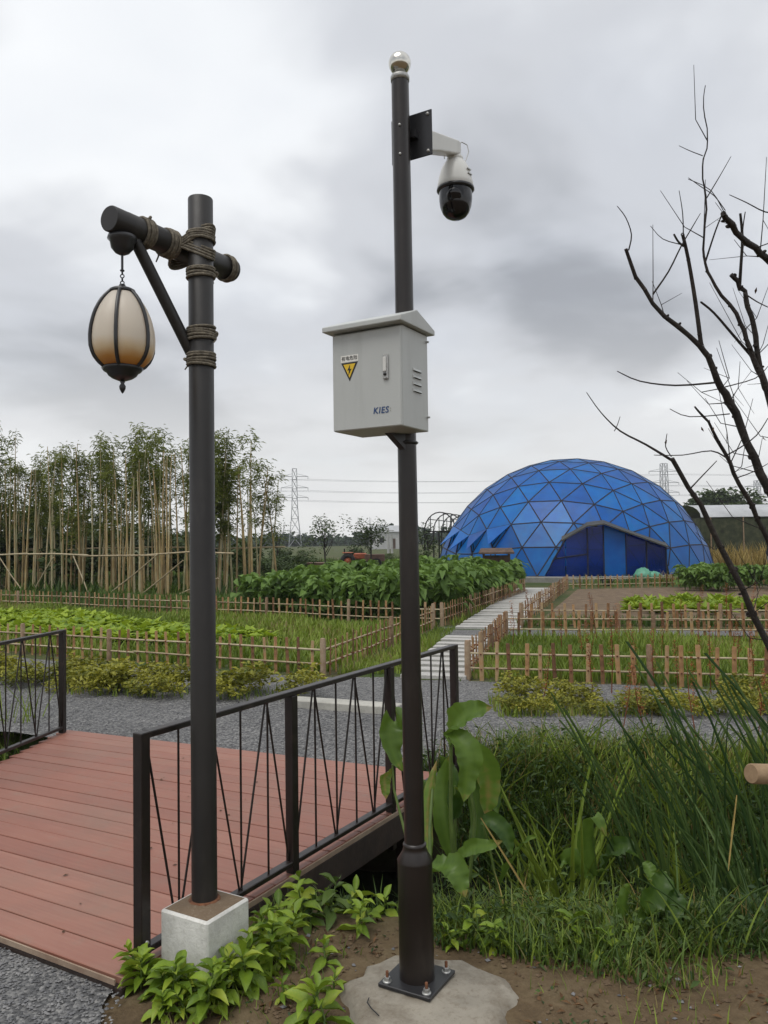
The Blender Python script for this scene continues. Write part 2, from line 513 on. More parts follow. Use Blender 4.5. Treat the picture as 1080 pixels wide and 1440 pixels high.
def mat_lantern():
    """Frosted cream glass that is tinted amber towards its lower rim."""
    m, t, b, o = new_mat('cream_amber_glass')
    c = t.nodes.new('ShaderNodeTexCoord')
    s = t.nodes.new('ShaderNodeSeparateXYZ')
    t.links.new(c.outputs['Object'], s.inputs[0])
    f = mth(t, 'ADD', mth(t, 'MULTIPLY', s.outputs[2], 4.0), mth(t, 'MULTIPLY', nz(t, 14, 4), 0.12), True)
    # object z runs from -0.32 (lower rim) to 0 (top): shift to 0..1
    mr = t.nodes.new('ShaderNodeMapRange')
    t.links.new(mth(t, 'ADD', s.outputs[2], mth(t, 'MULTIPLY', mth(t, 'SUBTRACT', nz(t, 14, 4), 0.5), 0.03)), mr.inputs['Value'])
    mr.inputs['From Min'].default_value = -0.30
    mr.inputs['From Max'].default_value = -0.01
    col = rp(t, mr.outputs[0], [(0.0, (0.42, 0.15, 0.03)), (0.09, (0.60, 0.31, 0.09)), (0.20, (0.78, 0.62, 0.40)), (0.34, (0.82, 0.75, 0.64)), (1.0, (0.78, 0.72, 0.64))])
    t.links.new(col, b.inputs['Base Color'])
    b.inputs['Roughness'].default_value = 0.35
    tl = t.nodes.new('ShaderNodeBsdfTranslucent')
    t.links.new(col, tl.inputs['Color'])
    m1 = t.nodes.new('ShaderNodeMixShader'); m1.inputs[0].default_value = 0.45
    t.links.new(b.outputs[0], m1.inputs[1]); t.links.new(tl.outputs[0], m1.inputs[2])
    t.links.new(m1.outputs[0], o.inputs['Surface'])
    return m


M['lantern_glass'] = mat_lantern()

# foliage
M['weed'] = mat_leaf('yellow_green_leaf', (0.065, 0.130, 0.012), (0.225, 0.33, 0.030), 0.45, 0.25, 0.35, 14, (0.30, 0.36, 0.04))
M['weed_dark'] = mat_leaf('mid_green_leaf', (0.022, 0.052, 0.012), (0.085, 0.135, 0.024), 0.5, 0.2)
M['grass'] = mat_leaf('grass_blade', (0.026, 0.060, 0.011), (0.115, 0.185, 0.030), 0.6, 0.25, 0.2, 1.0, (0.22, 0.17, 0.07))
M['grass_light'] = mat_leaf('bright_grass_blade', (0.075, 0.125, 0.016), (0.225, 0.305, 0.040), 0.6, 0.25, 0.2, 0.7, (0.24, 0.19, 0.08))
M['reed'] = mat_leaf('reed_blade', (0.030, 0.070, 0.022), (0.105, 0.17, 0.045), 0.5, 0.2, 0.4, 2.0)
M['canna'] = mat_leaf('canna_leaf', (0.035, 0.080, 0.014), (0.135, 0.225, 0.034), 0.38, 0.3, 0.3, 5, (0.30, 0.22, 0.07))
M['crop'] = mat_leaf('crop_leaf', (0.042, 0.090, 0.020), (0.15, 0.25, 0.052), 0.65, 0.3, 0.3, 3)
M['lettuce'] = mat_leaf('lettuce_leaf', (0.12, 0.21, 0.016), (0.31, 0.41, 0.032), 0.5, 0.3, 0.35, 6)
M['hedge'] = mat_leaf('low_shrub_leaf', (0.065, 0.090, 0.012), (0.29, 0.28, 0.030), 0.55, 0.22, 0.35, 3)
M['bamboo_leaf'] = mat_leaf('bamboo_leaf', (0.045, 0.072, 0.014), (0.20, 0.235, 0.050), 0.6, 0.4, 0.5, 0.8)
M['bush'] = mat_leaf('dark_bush_leaf', (0.020, 0.042, 0.012), (0.070, 0.105, 0.030), 0.6, 0.2, 0.4, 1.5)
M['dry'] = mat_leaf('dry_reed_blade', (0.16, 0.105, 0.03), (0.36, 0.27, 0.09), 0.8, 0.2, 0.3, 1.0)
M['dock'] = mat_leaf('rusty_seed', (0.16, 0.045, 0.018), (0.36, 0.13, 0.045), 0.8, 0.1, 0.3, 10)
M['stem'] = mat_noise('green_stem', [(0.3, (0.06, 0.10, 0.02)), (0.7, (0.13, 0.19, 0.04))], 12, 0.5, 0.1)
M['treeline'] = mat_leaf('far_tree_leaf', (0.016, 0.032, 0.018), (0.045, 0.070, 0.035), 0.8, 0.1, 0.2, 0.05)
M['dead_leaf'] = mat_leaf('dead_leaf', (0.05, 0.025, 0.012), (0.15, 0.08, 0.035), 0.8, 0.1, 0.5, 30)


# ------------------------------------------------------------------ mesh helpers
class MB:
    """Collects shapes and builds ONE mesh."""

    def __init__(self):
        self.v, self.f, self.s, self.mi = [], [], [], []

    def add(self, verts, faces, smooth=False, mi=0):
        n = len(self.v)
        self.v.extend([tuple(p) for p in verts])
        self.f.extend([tuple(i + n for i in q) for q in faces])
        self.s.extend([smooth] * len(faces))
        self.mi.extend([mi] * len(faces))
        return self

    def box(self, c, size, rot=None, bev=0.0, mi=0, taper=1.0):
        bm = bmesh.new()
        bmesh.ops.create_cube(bm, size=1.0)
        for v in bm.verts:
            k = taper if v.co.z > 0 else 1.0
            v.co = Vector((v.co.x * size[0] * k, v.co.y * size[1] * k, v.co.z * size[2]))
        if bev:
            bmesh.ops.bevel(bm, geom=list(bm.edges), offset=bev, segments=1, affect='EDGES', profile=0.5)
        m = rot if rot is not None else Matrix.Identity(3)
        bm.verts.index_update()
        self.add([m @ v.co + Vector(c) for v in bm.verts], [[v.index for v in f.verts] for f in bm.faces], False, mi)
        bm.free()
        return self

    def tube(self, pts, radii, sides=10, caps=True, smooth=True, mi=0, flute=0.0):
        pts = [Vector(p) for p in pts]
        if not hasattr(radii, '__len__'):
            radii = [radii] * len(pts)
        V, F = [], []
        up = Vector((0, 0, 1))
        a = None
        for i, p in enumerate(pts):
            d = (pts[min(i + 1, len(pts) - 1)] - pts[max(i - 1, 0)]).normalized()
            if a is None:
                a = d.cross(up)
                if a.length < 1e-3:
                    a = Vector((1, 0, 0))
                a.normalize()
            else:
                a = (a - d * a.dot(d)).normalized()
            b = d.cross(a)
            for k in range(sides):
                t = 2 * PI * k / sides
                r = radii[i] * (1 - flute * (k % 2))
                V.append(p + a * (r * math.cos(t)) + b * (r * math.sin(t)))
        for i in range(len(pts) - 1):
            for k in range(sides):
                k2 = (k + 1) % sides
                F.append((i * sides + k, i * sides + k2, (i + 1) * sides + k2, (i + 1) * sides + k))
        self.add(V, F, smooth, mi)
        if caps:
            n = (len(pts) - 1) * sides
            self.add([V[k] for k in range(sides)], [list(range(sides))[::-1]], False, mi)
            self.add([V[n + k] for k in range(sides)], [list(range(sides))], False, mi)
        return self

    def lathe(self, prof, sides=24, c=(0, 0, 0), mi=0, smooth=True, rot=None):
        V, F = [], []
        for r, z in prof:
            for k in range(sides):
                t = 2 * PI * k / sides
                p = Vector((r * math.cos(t), r * math.sin(t), z))
                V.append((rot @ p if rot is not None else p) + Vector(c))
        for i in range(len(prof) - 1):
            for k in range(sides):
                k2 = (k + 1) % sides
                F.append((i * sides + k, i * sides + k2, (i + 1) * sides + k2, (i + 1) * sides + k))
        return self.add(V, F, smooth, mi)

    def torus(self, c, R, r, axis=(0, 0, 1), n=24, m=6, mi=0, sq=1.0):
        q = Vector((0, 0, 1)).rotation_difference(Vector(axis))
        V, F = [], []
        for i in range(n):
            t = 2 * PI * i / n
            for j in range(m):
                s = 2 * PI * j / m
                p = Vector(((R + r * math.cos(s)) * math.cos(t), (R + r * math.cos(s)) * math.sin(t) * sq, r * math.sin(s)))
                V.append(q @ p + Vector(c))
        for i in range(n):
            for j in range(m):
                F.append((i * m + j, ((i + 1) % n) * m + j, ((i + 1) % n) * m + (j + 1) % m, i * m + (j + 1) % m))
        return self.add(V, F, True, mi)

    def mesh(self, name, mats):
        me = bpy.data.meshes.new(name)
        me.from_pydata(self.v, [], self.f)
        for m in (mats if isinstance(mats, (list, tuple)) else [mats]):
            me.materials.append(m)
        me.polygons.foreach_set('use_smooth', self.s)
        me.polygons.foreach_set('material_index', self.mi)
        me.update()
        return me

    def build(self, name, mats, parent=None, loc=None):
        return link(name, self.mesh(name, mats), parent, loc)


def link(name, me, parent=None, loc=None, rot=None, scale=None):
    o = bpy.data.objects.new(name, me)
    COL.objects.link(o)
    if parent is not None:
        o.parent = parent
    if loc is not None:
        o.location = loc
    if rot is not None:
        o.rotation_euler = rot
    if scale is not None:
        o.scale = scale if hasattr(scale, '__len__') else (scale,) * 3
    return o


def tag(o, label=None, cat=None, group=None, kind=None):
    for k, v in (('label', label), ('category', cat), ('group', group), ('kind', kind)):
        if v:
            o[k] = v
    return o


def thing(name, label, cat, loc=(0, 0, 0), rz=0.0, group=None):
    o = bpy.data.objects.new(name, None)
    COL.objects.link(o)
    o.empty_display_size = 0.1
    o.location = loc
    o.rotation_euler = (0, 0, rz)
    return tag(o, label, cat, group)


def raw_mesh(name, V, F4, mat, tint=None, smooth=True):
    """Fast mesh from numpy: V (n,3), F4 (m,4) quads, tint per vertex."""
    me = bpy.data.meshes.new(name)
    n, m = len(V), len(F4)
    k = F4.shape[1]
    me.vertices.add(n)
    me.vertices.foreach_set('co', V.astype(np.float32).ravel())
    me.loops.add(m * k)
    me.loops.foreach_set('vertex_index', F4.astype(np.int32).ravel())
    me.polygons.add(m)
    me.polygons.foreach_set('loop_start', (np.arange(m) * k).astype(np.int32))
    me.polygons.foreach_set('use_smooth', np.full(m, smooth))
    if tint is not None:
        a = me.attributes.new('tint', 'FLOAT', 'POINT')
        a.data.foreach_set('value', tint.astype(np.float32))
    for x in (mat if isinstance(mat, (list, tuple)) else [mat]):
        me.materials.append(x)
    me.update(calc_edges=True)
    me.validate()
    return me


def scatter(tv, tf, mats, pos, tint):
    """Copies of a template (tv, tf) under (m,3,3) matrices at pos -> V, F, tint per vertex."""
    m, n = len(pos), len(tv)
    V = np.einsum('mij,nj->mni', mats, tv) + pos[:, None, :]
    F = tf[None, :, :] + (np.arange(m) * n)[:, None, None]
    return V.reshape(-1, 3), F.reshape(-1, tf.shape[1]), np.repeat(tint, n)


def leaf_tpl(nseg=4, droop=0.25, fold=0.12, shape=0.5, wave=0.0):
    """Unit leaf along +X: width 1 at its widest, midrib folded, tip drooping."""
    V, F = [], []
    for i in range(nseg + 1):
        t = i / nseg
        w = 0.5 * (math.sin(PI * min(1, t ** (shape * 1.4)) * 0.985 + 0.015) ** 0.8) if 0 < i < nseg else (0.04 if i == 0 else 0.01)
        z = -droop * t * t + 0.02 * math.sin(t * 9) * wave
        V += [(t, -w, z + fold * w * 2 + wave * 0.05 * math.sin(t * 11)), (t, 0, z), (t, w, z + fold * w * 2 + wave * 0.05 * math.cos(t * 10))]
    for i in range(nseg):
        a = i * 3
        F += [(a, a + 1, a + 4, a + 3), (a + 1, a + 2, a + 5, a + 4)]
    return np.array(V), np.array(F)


def blade_tpl(n=3):
    V, F = [], []
    for i in range(n + 1):
        t = i / n
        w = 0.5 * (1 - t ** 1.8) + 0.02
        V += [(t * t, -w, t), (t * t, w, t)]
    for i in range(n):
        a = 2 * i
        F.append((a, a + 1, a + 3, a + 2))
    return np.array(V), np.array(F)


def dirs(az, el):
    return np.stack([np.cos(az) * np.cos(el), np.sin(az) * np.cos(el), np.sin(el)], -1)


def leaf_mats(az, el, L_, W_, roll=None):
    x = dirs(az, el)
    y = np.stack([-np.sin(az), np.cos(az), np.zeros_like(az)], -1)
    z = np.cross(x, y)
    if roll is not None:
        c, s = np.cos(roll)[:, None], np.sin(roll)[:, None]
        y, z = y * c + z * s, z * c - y * s
    return np.stack([x * L_[:, None], y * W_[:, None], z * L_[:, None]], -1)


def blade_mats(az, bend, h, w):
    b = np.stack([np.cos(az) * bend, np.sin(az) * bend, -0.25 * np.abs(bend)], -1)
    y = np.stack([-np.sin(az) * w, np.cos(az) * w, np.zeros_like(az)], -1)
    z = np.stack([np.zeros_like(h), np.zeros_like(h), h], -1)
    return np.stack([b, y, z], -1)


LEAF4 = leaf_tpl(4)
LEAF2 = leaf_tpl(2, 0.2, 0.15)
LEAF3D = leaf_tpl(3, 0.5, 0.15)
BLADE3 = blade_tpl(3)
BLADE2 = blade_tpl(2)


def blades_mesh(name, mat, pos, h, w, bend, tint, n=2, az=None):
    k = len(pos)
    if az is None:
        az = RNG.uniform(0, 2 * PI, k)
    tv, tf = BLADE2 if n == 2 else BLADE3
    V, F, T = scatter(tv, tf, blade_mats(az, bend, h, w), pos, tint)
    return raw_mesh(name, V, F, mat, T)


# ------------------------------------------------------------------ ground
AX = [(-40, 24), (-8.0, 8.75), (-0.30, 4.62), (1.0, 4.50), (4.0, 4.45), (12, 4.1), (40, 3.0)]


def ditch_d(x, y):
    best = np.full(np.shape(x), 1e9)
    for (x0, y0), (x1, y1) in zip(AX[:-1], AX[1:]):
        dx, dy = x1 - x0, y1 - y0
        t = np.clip(((x - x0) * dx + (y - y0) * dy) / (dx * dx + dy * dy), 0, 1)
        best = np.minimum(best, np.hypot(x - x0 - t * dx, y - y0 - t * dy))
    return best


def sm(a, b, x):
    t = np.clip((x - a) / (b - a), 0, 1)
    return t * t * (3 - 2 * t)


def ground_z(x, y):
    x, y = np.asarray(x, float), np.asarray(y, float)
    d = ditch_d(x, y)
    z = -0.66 * (1 - sm(0.28, 1.12, d))
    w = 0.012 * np.sin(x * 5.1 + 1.3 * np.sin(y * 3.7)) * np.cos(y * 4.3 + x) + 0.006 * np.sin(x * 13 + y * 9)
    near = (1 - sm(5.6, 6.0, y)) * sm(-1.1, -0.7, x)
    return z + w * near - 0.012


def axis_coords(a, b, dense0, dense1, step, far):
    c = list(np.arange(dense0, dense1 + 1e-6, step))
    s, x = step, dense0
    while x > a:
        s *= 1.25; x -= s; c.insert(0, max(x, a))
    s, x = step, dense1
    while x < b:
        s *= 1.25; x += s; c.append(min(x, b))
    return np.array(c)


gx = axis_coords(-900, 900, -5.0, 5.0, 0.07, 0)
gy = axis_coords(-60, 900, 1.4, 8.2, 0.07, 0)
GX, GY = np.meshgrid(gx, gy)
GZ = ground_z(GX, GY)
nx, ny = len(gx), len(gy)
ii = (np.arange(ny - 1)[:, None] * nx + np.arange(nx - 1)[None, :]).ravel()
ground = link('ground', raw_mesh('ground', np.stack([GX, GY, GZ], -1).reshape(-1, 3), np.stack([ii, ii + 1, ii + nx + 1, ii + nx], -1), M['ground']))
ground['kind'] = 'structure'


def sheet(name, poly, z, mat, kind='structure', thick=0.0, jitter=0.0, sub=14):
    """A flat polygon of world (x, y) corners, with a slightly uneven outline when jitter is set."""
    pts = []
    for i in range(len(poly)):
        a, b = np.array(poly[i]), np.array(poly[(i + 1) % len(poly)])
        k = max(1, min(sub, int(np.linalg.norm(b - a) / 0.5))) if jitter else 1
        for j in range(k):
            p = a + (b - a) * j / k
            if jitter and j:
                p = p + RNG.normal(0, jitter, 2)
            pts.append(p)
    bm = bmesh.new()
    vs_ = [bm.verts.new((p[0], p[1], z)) for p in pts]
    f = bm.faces.new(vs_)
    if f.normal.z < 0:
        f.normal_flip()
    bm.normal_update()
    if thick:
        r = bmesh.ops.extrude_face_region(bm, geom=[f])
        for v in r['geom']:
            if isinstance(v, bmesh.types.BMVert):
                v.co.z -= thick
    me = bpy.data.meshes.new(name)
    bm.to_mesh(me)
    bm.free()
    me.materials.append(mat)
    o = link(name, me)
    o['kind'] = kind
    return o


def g2(x, y, z=0.0):
    p = G(x, y, z)
    return (p[0], p[1])


# deck frame: P0 is the foot of the near post of the railing beside the lamp
P0 = np.array([-0.957, 3.04]); DU = np.array([0.5, 0.866]); DV = np.array([0.866, -0.5])
DECK_Z = 0.05
DANG = math.atan2(DU[1], DU[0])


def W(u, v, z=0.0):
    p = P0 + DU * u + DV * v
    return Vector((p[0], p[1], z))


# far gravel road, from the bridge across the picture
sheet('gravel_road', [(-30, 19.0), (-9.5, 9.3), W(2.25, -3.4)[:2], W(2.44, -1.6)[:2], W(2.62, 0.1)[:2], (0.85, 6.02), (3.0, 6.0), (6.5, 5.9), (40, 5.0), (40, 6.6), (6.5, 7.1), (1.0, 7.25), (-0.9, 7.95), (-3.4, 8.55), (-9.6, 11.6), (-30, 22.0)], 0.004, M['gravel'], jitter=0.05)
# the cross path and the strip of gravel in front of the plots
sheet('gravel_strip', [(-14, 12.6), (-3.4, 8.35), (-0.9, 7.8), (1.0, 7.1), (6.5, 6.95), (30, 6.2), (30, 7.9), (6.5, 7.86), (3.9, 8.32), (0.93, 9.1), (0.95, 9.35), (-0.75, 9.48), (-3.78, 10.75), (-14, 15.8)], 0.000, M['gravel'], jitter=0.04)
sheet('cross_path', [(0.9, 13.3), (1.6, 13.3), (9, 12.5), (9, 13.2), (2.3, 14.0), (1.6, 14.6), (1.05, 14.75)], 0.001, M['gravel'], jitter=0.03)
sheet('gravel_yard', [(-6, 0.5), (-0.92, 0.5), (-0.93, 2.2), (-0.93, 2.6), (-1.0, 2.83), W(-0.115, 0.02)[:2], W(-0.115, -2.3)[:2], (-6, 6.2)], 0.006, M['gravel'], jitter=0.012)
wl = sheet('ditch_water', [(-8.3, 8.4), (-0.6, 4.25), (1.0, 4.0), (4, 3.95), (14, 3.5), (14, 4.6), (4, 4.95), (1.1, 5.0), (0.0, 5.15), (-7.8, 9.2)], -0.50, M['water'])

# concrete pad under the camera pole
bm_ = MB()
cpx, cpy = 0.13, 2.85
prof = []
for k in range(48):
    t = 2 * PI * k / 48
    r = 0.278 + 0.02 * math.sin(3 * t + 1) + 0.013 * math.sin(7 * t) + 0.008 * math.sin(13 * t + 2) + RNG.normal(0, 0.006)
    prof.append((cpx + r * 1.02 * math.cos(t), cpy + r * math.sin(t) * 0.98))
V = [(x, y, 0.006 + RNG.normal(0, 0.003)) for x, y in prof] + [(cpx + (x - cpx) * 1.12, cpy + (y - cpy) * 1.12, -0.05) for x, y in prof]
V += [(cpx + (x - cpx) * 0.90, cpy + (y - cpy) * 0.90, 0.021 + RNG.normal(0, 0.002)) for x, y in prof] + [(cpx, cpy, 0.030)]
F = [(k, (k + 1) % 48, 96 + (k + 1) % 48, 96 + k) for k in range(48)] + [(48 + k, 48 + (k + 1) % 48, (k + 1) % 48, k) for k in range(48)] + [(96 + k, 96 + (k + 1) % 48, 144) for k in range(48)]
pad = bm_.add(V, F, True).build('concrete_pad', M['concrete'])
tag(pad, 'round rough concrete pad around the foot of the tall camera pole', 'concrete pad')

# stones of the gravel, strewn where they show largest
ROCK_V = np.array([(1, 0, 0), (0, 1, 0), (-1, 0, 0), (0, -1, 0), (0, 0, 0.9), (0.2, -0.1, -0.5)], float)
ROCK_F = np.array([(0, 1, 4), (1, 2, 4), (2, 3, 4), (3, 0, 4), (1, 0, 5), (2, 1, 5), (3, 2, 5), (0, 3, 5)])


def stones(name, pos, size, mat, kind='stuff'):
    k = len(pos)
    az = RNG.uniform(0, 2 * PI, k)
    c, s = np.cos(az), np.sin(az)
    z0 = np.zeros(k)
    sx, sy, sz = (size * RNG.uniform(0.6, 1.2, k) for _ in range(3))
    mats = np.stack([np.stack([c * sx, s * sx, z0], -1), np.stack([-s * sy, c * sy, z0], -1), np.stack([z0 + 0.2 * sz, z0, 0.7 * sz], -1)], -1)
    V, F, T = scatter(ROCK_V, ROCK_F, mats, pos, RNG.uniform(0, 1, k))
    o = link(name, raw_mesh(name, V, F, mat, T, False))
    o['kind'] = kind
    return o


p = np.stack([RNG.uniform(-2.3, -0.93, 9000), RNG.uniform(2.2, 4.0, 9000)], -1)
uu = (p - P0) @ DU
p = p[uu < -0.125]
stones('loose_gravel', np.c_[p, np.full(len(p), 0.010)], RNG.uniform(0.003, 0.009, len(p)), M['stone'])
n = 16000
px_, py_ = RNG.uniform(-5, 4.5, n), RNG.uniform(5.6, 9.0, n)
road_lo = np.interp(px_, [-9.5, -2.6, 0.1, 0.85, 4.5], [9.3, 6.75, 5.5, 6.02, 6.0]); road_hi = np.interp(px_, [-9.6, -3.4, -0.9, 1.0, 6.5], [11.6, 8.55, 7.95, 7.25, 7.1])
k = (py_ > road_lo) & (py_ < road_hi)
stones('loose_gravel', np.stack([px_[k], py_[k], np.full(k.sum(), 0.007)], -1), RNG.uniform(0.006, 0.016, k.sum()), M['stone'])
n = 1700
px_, py_ = RNG.uniform(-0.9, 2.6, n), RNG.uniform(2.3, 3.4, n)
stones('soil_crumbs', np.stack([px_, py_, ground_z(px_, py_) + 0.003], -1), RNG.uniform(0.004, 0.013, n) * RNG.uniform(0.4, 1.4, n), M['bare_soil'])

n = 260
px_, py_ = RNG.uniform(-0.9, 2.6, n), RNG.uniform(2.3, 3.4, n)
stones('pebbles', np.stack([px_, py_, ground_z(px_, py_) + 0.003], -1), RNG.uniform(0.004, 0.012, n) * RNG.uniform(0.4, 1.6, n), M['stone'])

# ------------------------------------------------------------------ boardwalk bridge
deck = tag(bpy.data.objects.new('boardwalk_bridge', None), 'low footbridge decked with terracotta red planks over the ditch', 'footbridge')
COL.objects.link(deck)
deck.location = W(0, 0, 0)
deck.rotation_euler = (0, 0, DANG - PI / 2)     # local +Y along the walk, +X to the right edge
NPL = 19
for i in range(NPL):
    def edge(j):
        f = j / NPL
        c = -0.11 + 2.80 * f
        sl = 0.008 + 0.085 * f
        return c, sl
    (c0, s0), (c1, s1) = edge(i), edge(i + 1)
    gap = 0.0040
    vr = 0.062
    vl = -2.883 - 0.42 * (c0 - 1.43)
    z0, z1 = DECK_Z - 0.026, DECK_Z + RNG.normal(0, 0.0008)
    q = []
    for z in (z0, z1):
        q += [(vl, c0 + s0 * vl + gap, z), (vr, c0 + s0 * vr + gap, z), (vr, c1 + s1 * vr - gap, z), (vl, c1 + s1 * vl - gap, z)]
    b = 0.003
    top = [(vl, q[4][1] + b, z1), (vr, q[5][1] + b, z1), (vr, q[6][1] - b, z1), (vl, q[7][1] - b, z1)]
    mid = [(x, y, z1 - b) for x, y, _ in q[4:]]
    o = MB().add(q[:4] + mid + top, [(3, 2, 1, 0), (0, 1, 5, 4), (1, 2, 6, 5), (2, 3, 7, 6), (3, 0, 4, 7), (4, 5, 9, 8), (5, 6, 10, 9), (6, 7, 11, 10), (7, 4, 8, 11), (8, 9, 10, 11)]).build('plank', M['plank'], deck)
mb = MB().box((0.045, 1.33, -0.055), (0.05, 2.9, 0.15), bev=0.004)
mb.build('edge_beam', M['fascia'], deck)
MB().box((0.067, 1.33, 0.033), (0.008, 2.9, 0.026), bev=0.002).build('edge_trim', M['trim'], deck)
MB().box((-1.09, -0.10, -0.02), (2.26, 0.04, 0.085), bev=0.004).build('edge_beam', M['fascia'], deck)
MB().box((-1.09, -0.1225, 0.036), (2.26, 0.006, 0.022), bev=0.001).build('edge_trim', M['trim'], deck)
for x in (-2.0, -1.4, -0.7):
    MB().box((x, 1.33, -0.09), (0.07, 2.7, 0.12)).build('joist', M['fascia'], deck)
for y in (0.35, 1.3, 2.3):
    MB().box((-0.1, y, -0.38), (0.09, 0.09, 0.55)).build('pile', M['fascia'], deck)


# railings: square posts, two rails, and thin bars that zigzag between uprights
def railing(label, p_start, ddir, posts, low_posts, zig0=0, ext=0.0):
    root = thing('railing', label, 'railing', (p_start[0], p_start[1], 0), math.atan2(ddir[1], ddir[0]))
    zt, zb = 0.885, 0.095
    s = 0.046
    for i, x in enumerate(posts):
        zlo = -0.16 if i in low_posts else 0.045
        hh = zt + 0.012 - zlo if i in (0, len(posts) - 1) else zt - 0.013 - zlo
        MB().box((x, 0, zlo + hh / 2), (s, s, hh), bev=0.003).build('post', M['rail'], root)
    x0, x1 = posts[0], posts[-1]
    MB().box(((x0 + x1) / 2, 0, zt), (x1 - x0 - s, 0.044, 0.024), bev=0.003).build('top_rail', M['rail'], root)
    par = zig0
    for a, b in zip(posts[:-1], posts[1:]):
        MB().box(((a + b) / 2, 0, zb), (b - a - s, 0.042, 0.024), bev=0.003).build('bottom_rail', M['rail'], root)
        for k in range(5):
            xa, xb = a + (b - a) * k / 5, a + (b - a) * (k + 1) / 5
            za, zbb = (zt - 0.012, zb + 0.012) if par == 0 else (zb + 0.012, zt - 0.012)
            xa2 = xa + (0.024 if k == 0 else 0.006); xb2 = xb - (0.024 if k == 4 else 0.006)
            MB().tube([(xa2, 0.004, za), (xb2, 0.004, zbb)], 0.0062, 4).build('slanted_bar', M['rail'], root)
            if k < 4:
                MB().tube([(xb, -0.004, zb + 0.012), (xb, -0.004, zt - 0.012)], 0.0062, 4).build('upright_bar', M['rail'], root)
            par ^= 1
    for x in (posts[0], posts[-1]):
        MB().lathe([(0.0, 0.010), (0.006, 0.008), (0.008, 0.0)], 8, (x, -0.0235, 0.13), rot=Matrix.Rotation(PI / 2, 3, 'X')).build('bolt', M['zinc'], root)
    return root


railing('dark brown railing with zigzag bars running past the lantern post', W(0, 0.045), DU, [0.0, 0.93, 1.87, 2.745], (1, 2))
lr0 = W(2.285, -3.315)
ld = -np.array([0.94 * DU[0] - 0.34 * DV[0], 0.94 * DU[1] - 0.34 * DV[1]])
railing('dark brown railing on the far side of the red deck', lr0, ld / np.linalg.norm(ld), [0.0, 0.91, 1.82, 2.73], (1, 2), 1)

# fallen bits on the deck
for k in range(26):
    u, v = RNG.uniform(0.0, 2.2), RNG.uniform(-1.9, -0.1)
    V_, F_ = LEAF2
    me = raw_mesh('fallen_leaf', V_ * np.array([0.022, 0.012, 0.01]) * RNG.uniform(0.6, 1.4), F_, M['dead_leaf'], np.full(len(V_), RNG.uniform(0, 0.6)))
    o = link('fallen_leaf', me, None, W(u, v, DECK_Z + 0.004), (0, 0, RNG.uniform(0, 6)))
    tag(o, 'small brown dead leaf lying on the terracotta planks', 'leaf', 'dead leaves fallen on the deck')

# ------------------------------------------------------------------ slab path to the dome
path = link('slab_path', MB().add([(0.30, 9.2, 0), (0.98, 9.2, 0), (1.75, 13.2, 0), (1.0, 13.2, 0), (1.12, 14.3, 0), (2.0, 14.1, 0), (5.4, 25.5, 0), (4.2, 25.9, 0)], [(0, 1, 2, 3), (4, 5, 6, 7)]).mesh('slab_path', M['ground']))
path.location.z = 0.002
path['kind'] = 'structure'


def slab(a, b, wd):
    a, b = np.array(a), np.array(b)
    c = (a + b) / 2
    d = b - a
    ln = np.linalg.norm(d)
    o = MB().box((0, 0, 0), (ln * RNG.uniform(0.97, 1.02), wd * RNG.uniform(0.94, 1.03), 0.05), bev=0.006).build('stone_slab', M['slab'], path, (c[0], c[1], 0.018 + RNG.normal(0, 0.003)))
    o.rotation_euler = (RNG.normal(0, 0.008), RNG.normal(0, 0.005), math.atan2(d[1], d[0]) + RNG.normal(0, 0.012))


y = 9.35
while y < 13.2:
    t = (y - 9.35) / 3.85
    xl = 0.18 + (1.02 - 0.18) * t
    xr = 0.94 + (1.72 - 0.94) * t
    slab((xl, y + 0.10), (xr, y - 0.10), 0.21)
    y += 0.40
y = 14.35
while y < 25.4:
    t = (y - 14.35) / 11
    xl = 1.28 + (4.20 - 1.28) * t
    xr = 2.38 + (5.40 - 2.38) * t
    slab((xl, y + 0.14), (xr, y - 0.14), 0.235)
    y += 0.42
kerb = MB().box((0, 0, 0), (1.15, 0.20, 0.09), bev=0.008).build('kerb_stone', M['kerb'], None, (-0.42, 7.68, 0.03))
kerb.rotation_euler = (0, 0, math.atan2(-0.354, 0.866))
tag(kerb, 'long pale stone slab lying along the edge of the gravel road', 'kerb stone')

# ------------------------------------------------------------------ bamboo picket fences
def picket_mesh(seed):
    r = random.Random(seed)
    mb = MB()
    w, h = r.uniform(0.040, 0.050), r.uniform(0.40, 0.435)
    lean = r.uniform(-0.012, 0.012)
    # split bamboo slat: shallow arc in section
    secs = []
    for i, z in enumerate((-0.03, 0.12, 0.28, h)):
        x = lean * z / h + r.uniform(-0.002, 0.002)
        secs.append([(x - w / 2, -0.002, z), (x - w * 0.2, -0.010, z), (x + w * 0.2, -0.010, z), (x + w / 2, -0.002, z), (x + w * 0.2, 0.004, z), (x - w * 0.2, 0.004, z)])
    V = [p for s in secs for p in s]
    F = []
    for i in range(3):
        for k in range(6):
            F.append((i * 6 + k, i * 6 + (k + 1) % 6, i * 6 + 6 + (k + 1) % 6, i * 6 + 6 + k))
    F.append(tuple(18 + k for k in range(6)))
    mb.add(V, F, False, 0)
    for z in (0.13, 0.30):
        mb.box((lean * z / h, 0.0, z), (0.020, 0.052, 0.018), bev=0.004, mi=1)
    return mb.mesh('picket', [M['bamboo_slat'], M['tie']])


PICKETS = [picket_mesh(s) for s in range(6)]
POSTM = MB().tube([(0, 0, -0.1), (0, 0, 0.40), (0, 0, 0.425)], [0.036, 0.034, 0.027], 10).mesh('fence_post', M['fence_post'])


